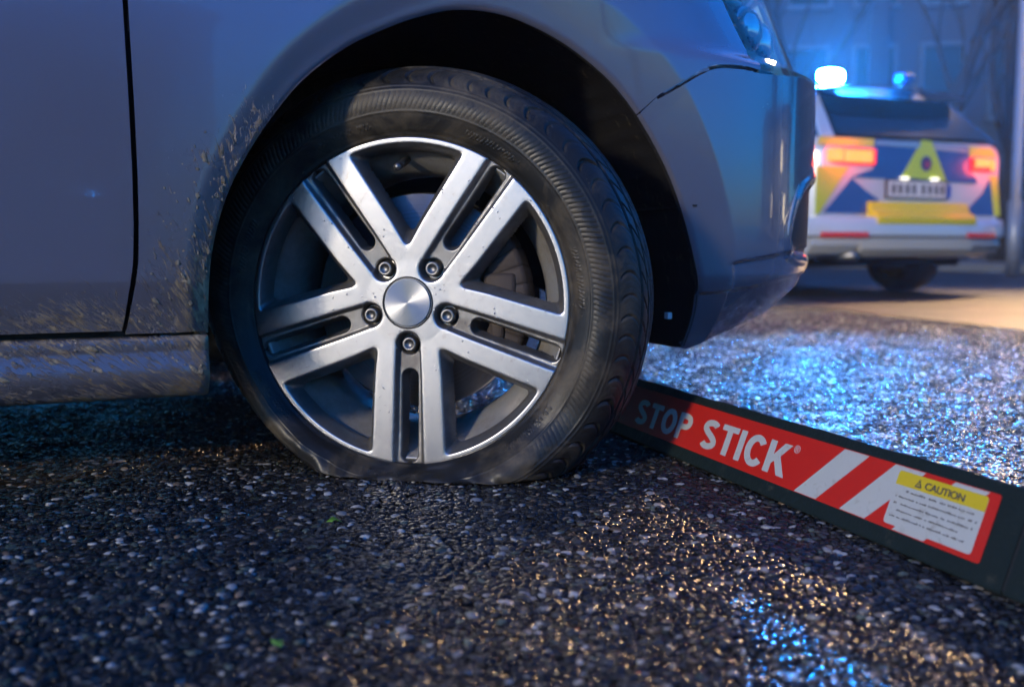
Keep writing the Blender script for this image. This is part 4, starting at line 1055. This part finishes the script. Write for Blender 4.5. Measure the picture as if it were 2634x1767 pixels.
# buildings
PLASTER = mat('plaster_with_blue_light', (.40, .42, .45), .8); npz = N(PLASTER)
npz.l(npz.mix(npz.noise(None, .8, 5), (.008, .025, .055), (.018, .045, .09)), npz.b.inputs['Base Color'])  # deep blue of the surrounding light put into the plaster colour
TRIM = mat('window_frame', (.04, .08, .14), .5); WIN = mat('window_pane', (.008, .014, .022), .06); ROOFM = mat('roof_tile', (.06, .045, .04), .8); DOORM = mat('door_wood', (.05, .04, .035), .6)
def house(name, loc, rz, W, Dp_, Hh, cols, rows_, label, wm=PLASTER, ww=1.0, wh=1.5, roof=1.6, pil=()):
    h_ = empty(name, loc, R(rz)); tag(h_, label, 'building')
    box('wall', (0, Dp_ / 2, Hh / 2), (W, Dp_, Hh), wm, h_)
    v = [(-W / 2 - .3, -.3, Hh), (W / 2 + .3, -.3, Hh), (W / 2 + .3, Dp_ + .3, Hh), (-W / 2 - .3, Dp_ + .3, Hh), (-W / 2 - .3, Dp_ / 2, Hh + roof), (W / 2 + .3, Dp_ / 2, Hh + roof)]
    mesh('roof', v, [[0, 1, 5, 4], [2, 3, 4, 5], [0, 4, 3], [1, 2, 5], [3, 2, 1, 0]], ROOFM, h_, False)
    for x in pil: box('pilaster', (x, -.12, Hh / 2), (.5, .22, Hh - .02), wm, h_, .03)
    for r_i in range(rows_):
        for c_i in range(cols):
            x = -W / 2 + (c_i + .5) * W / cols; z = 1.7 + r_i * 2.9
            if z + wh / 2 > Hh - .2: continue
            wo = mesh('window', *frame_geo(x, z, ww, wh), TRIM, h_, False)
            box('pane', (x, -.012, z), (ww, .02, wh), WIN, wo)
            box('sill', (x, -.09, z - wh / 2 - .10), (ww + .24, .16, .05), TRIM, wo)
    box('door', (-W / 2 + .5 * W / cols + W / cols * (cols // 2) + W / cols * .5, -.03, 1.05), (1.0, .05, 2.1), DOORM, h_)
    return h_
def frame_geo(x, z, ww, wh, t=.09, dp=.06):
    o_ = [(-1, -1), (1, -1), (1, 1), (-1, 1)]
    v = [(x + sx * (ww / 2 + t), -.03, z + sz * (wh / 2 + t)) for sx, sz in o_] + [(x + sx * ww / 2, -.03, z + sz * wh / 2) for sx, sz in o_]
    v = [(a, -.03 - dp, c) for a, b, c in v] + [(a, .0, c) for a, b, c in v]
    f = []
    for i in range(4):
        j = (i + 1) % 4; f += [[i, j, 4 + j, 4 + i], [8 + i, 12 + i, 12 + j, 8 + j], [i, 8 + i, 8 + j, j], [4 + i, 4 + j, 12 + j, 12 + i]]
    return v, f
house('town_house', (11.0, 26.0, 0), -8, 15, 9, 9.2, 9, 3, 'pale building, blue light put into its colour, with tall windows behind the trees', ww=.95, wh=1.8, pil=(-7.2, -5.0, -1.6, 1.7, 5.0))
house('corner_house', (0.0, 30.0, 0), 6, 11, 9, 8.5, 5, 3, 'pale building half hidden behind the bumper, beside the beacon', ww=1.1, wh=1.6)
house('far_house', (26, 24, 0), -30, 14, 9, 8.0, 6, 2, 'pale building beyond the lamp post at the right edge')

# unseen, outside the frame: lit house; dark house and trees added for paint reflections
LITW = emit('lit_window', (1, .80, .50), .9)
def light_up(h_, ks):
    for k_, ch_ in enumerate([c for c in h_.children if c.name.startswith('window')]):
        if k_ in ks:
            for g_ in ch_.children:
                if g_.name.startswith('pane'): g_.data.materials.clear(); g_.data.materials.append(LITW)
h1 = house('side_house', (46, 16, 0), -68, 16, 8, 6.2, 7, 2, 'distant house with warm lit windows off to the right', mat('blue_render', (.20, .26, .34), .8)); light_up(h1, (1, 4, 9))
h2 = house('added_rear_house', (7.8, -19, 0), 200, 7.5, 8, 7.0, 4, 2, 'unseen dark house added behind the viewer to mirror in the door', mat('dark_render', (.10, .10, .12), .8))  # unseen, added so the door mirrors a dark shape
for loc_, sd_, lb_ in (((13.5, 5.2, 0), 31, 'unseen bare tree added off to the right to mirror in the bumper'), ((16.5, 9.5, 0), 37, 'unseen bare tree added farther off to the right to mirror in the bumper corner'), ((12.5, -10.5, 0), 41, 'unseen bare tree added behind the viewer to mirror in the wing')):
    tree(loc_, 7.5, sd_, lb_, .2, None)  # unseen trees, added to break up reflections in the paint
# damp air
HZ = box('haze', (0, 60, 7.0), (170, 150, 16.5), None); HZ.data.materials.clear()
hm = D.materials.new('damp_air'); hm.use_nodes = True; ht = hm.node_tree; ht.nodes.remove(ht.nodes['Principled BSDF'])
pvn = ht.nodes.new('ShaderNodeVolumePrincipled'); pvn.inputs['Color'].default_value = (.9, .93, 1, 1); pvn.inputs['Density'].default_value = .0016; pvn.inputs['Anisotropy'].default_value = .4
ht.links.new(pvn.outputs[0], ht.nodes['Material Output'].inputs['Volume']); HZ.data.materials.append(hm); HZ['kind'] = 'stuff'
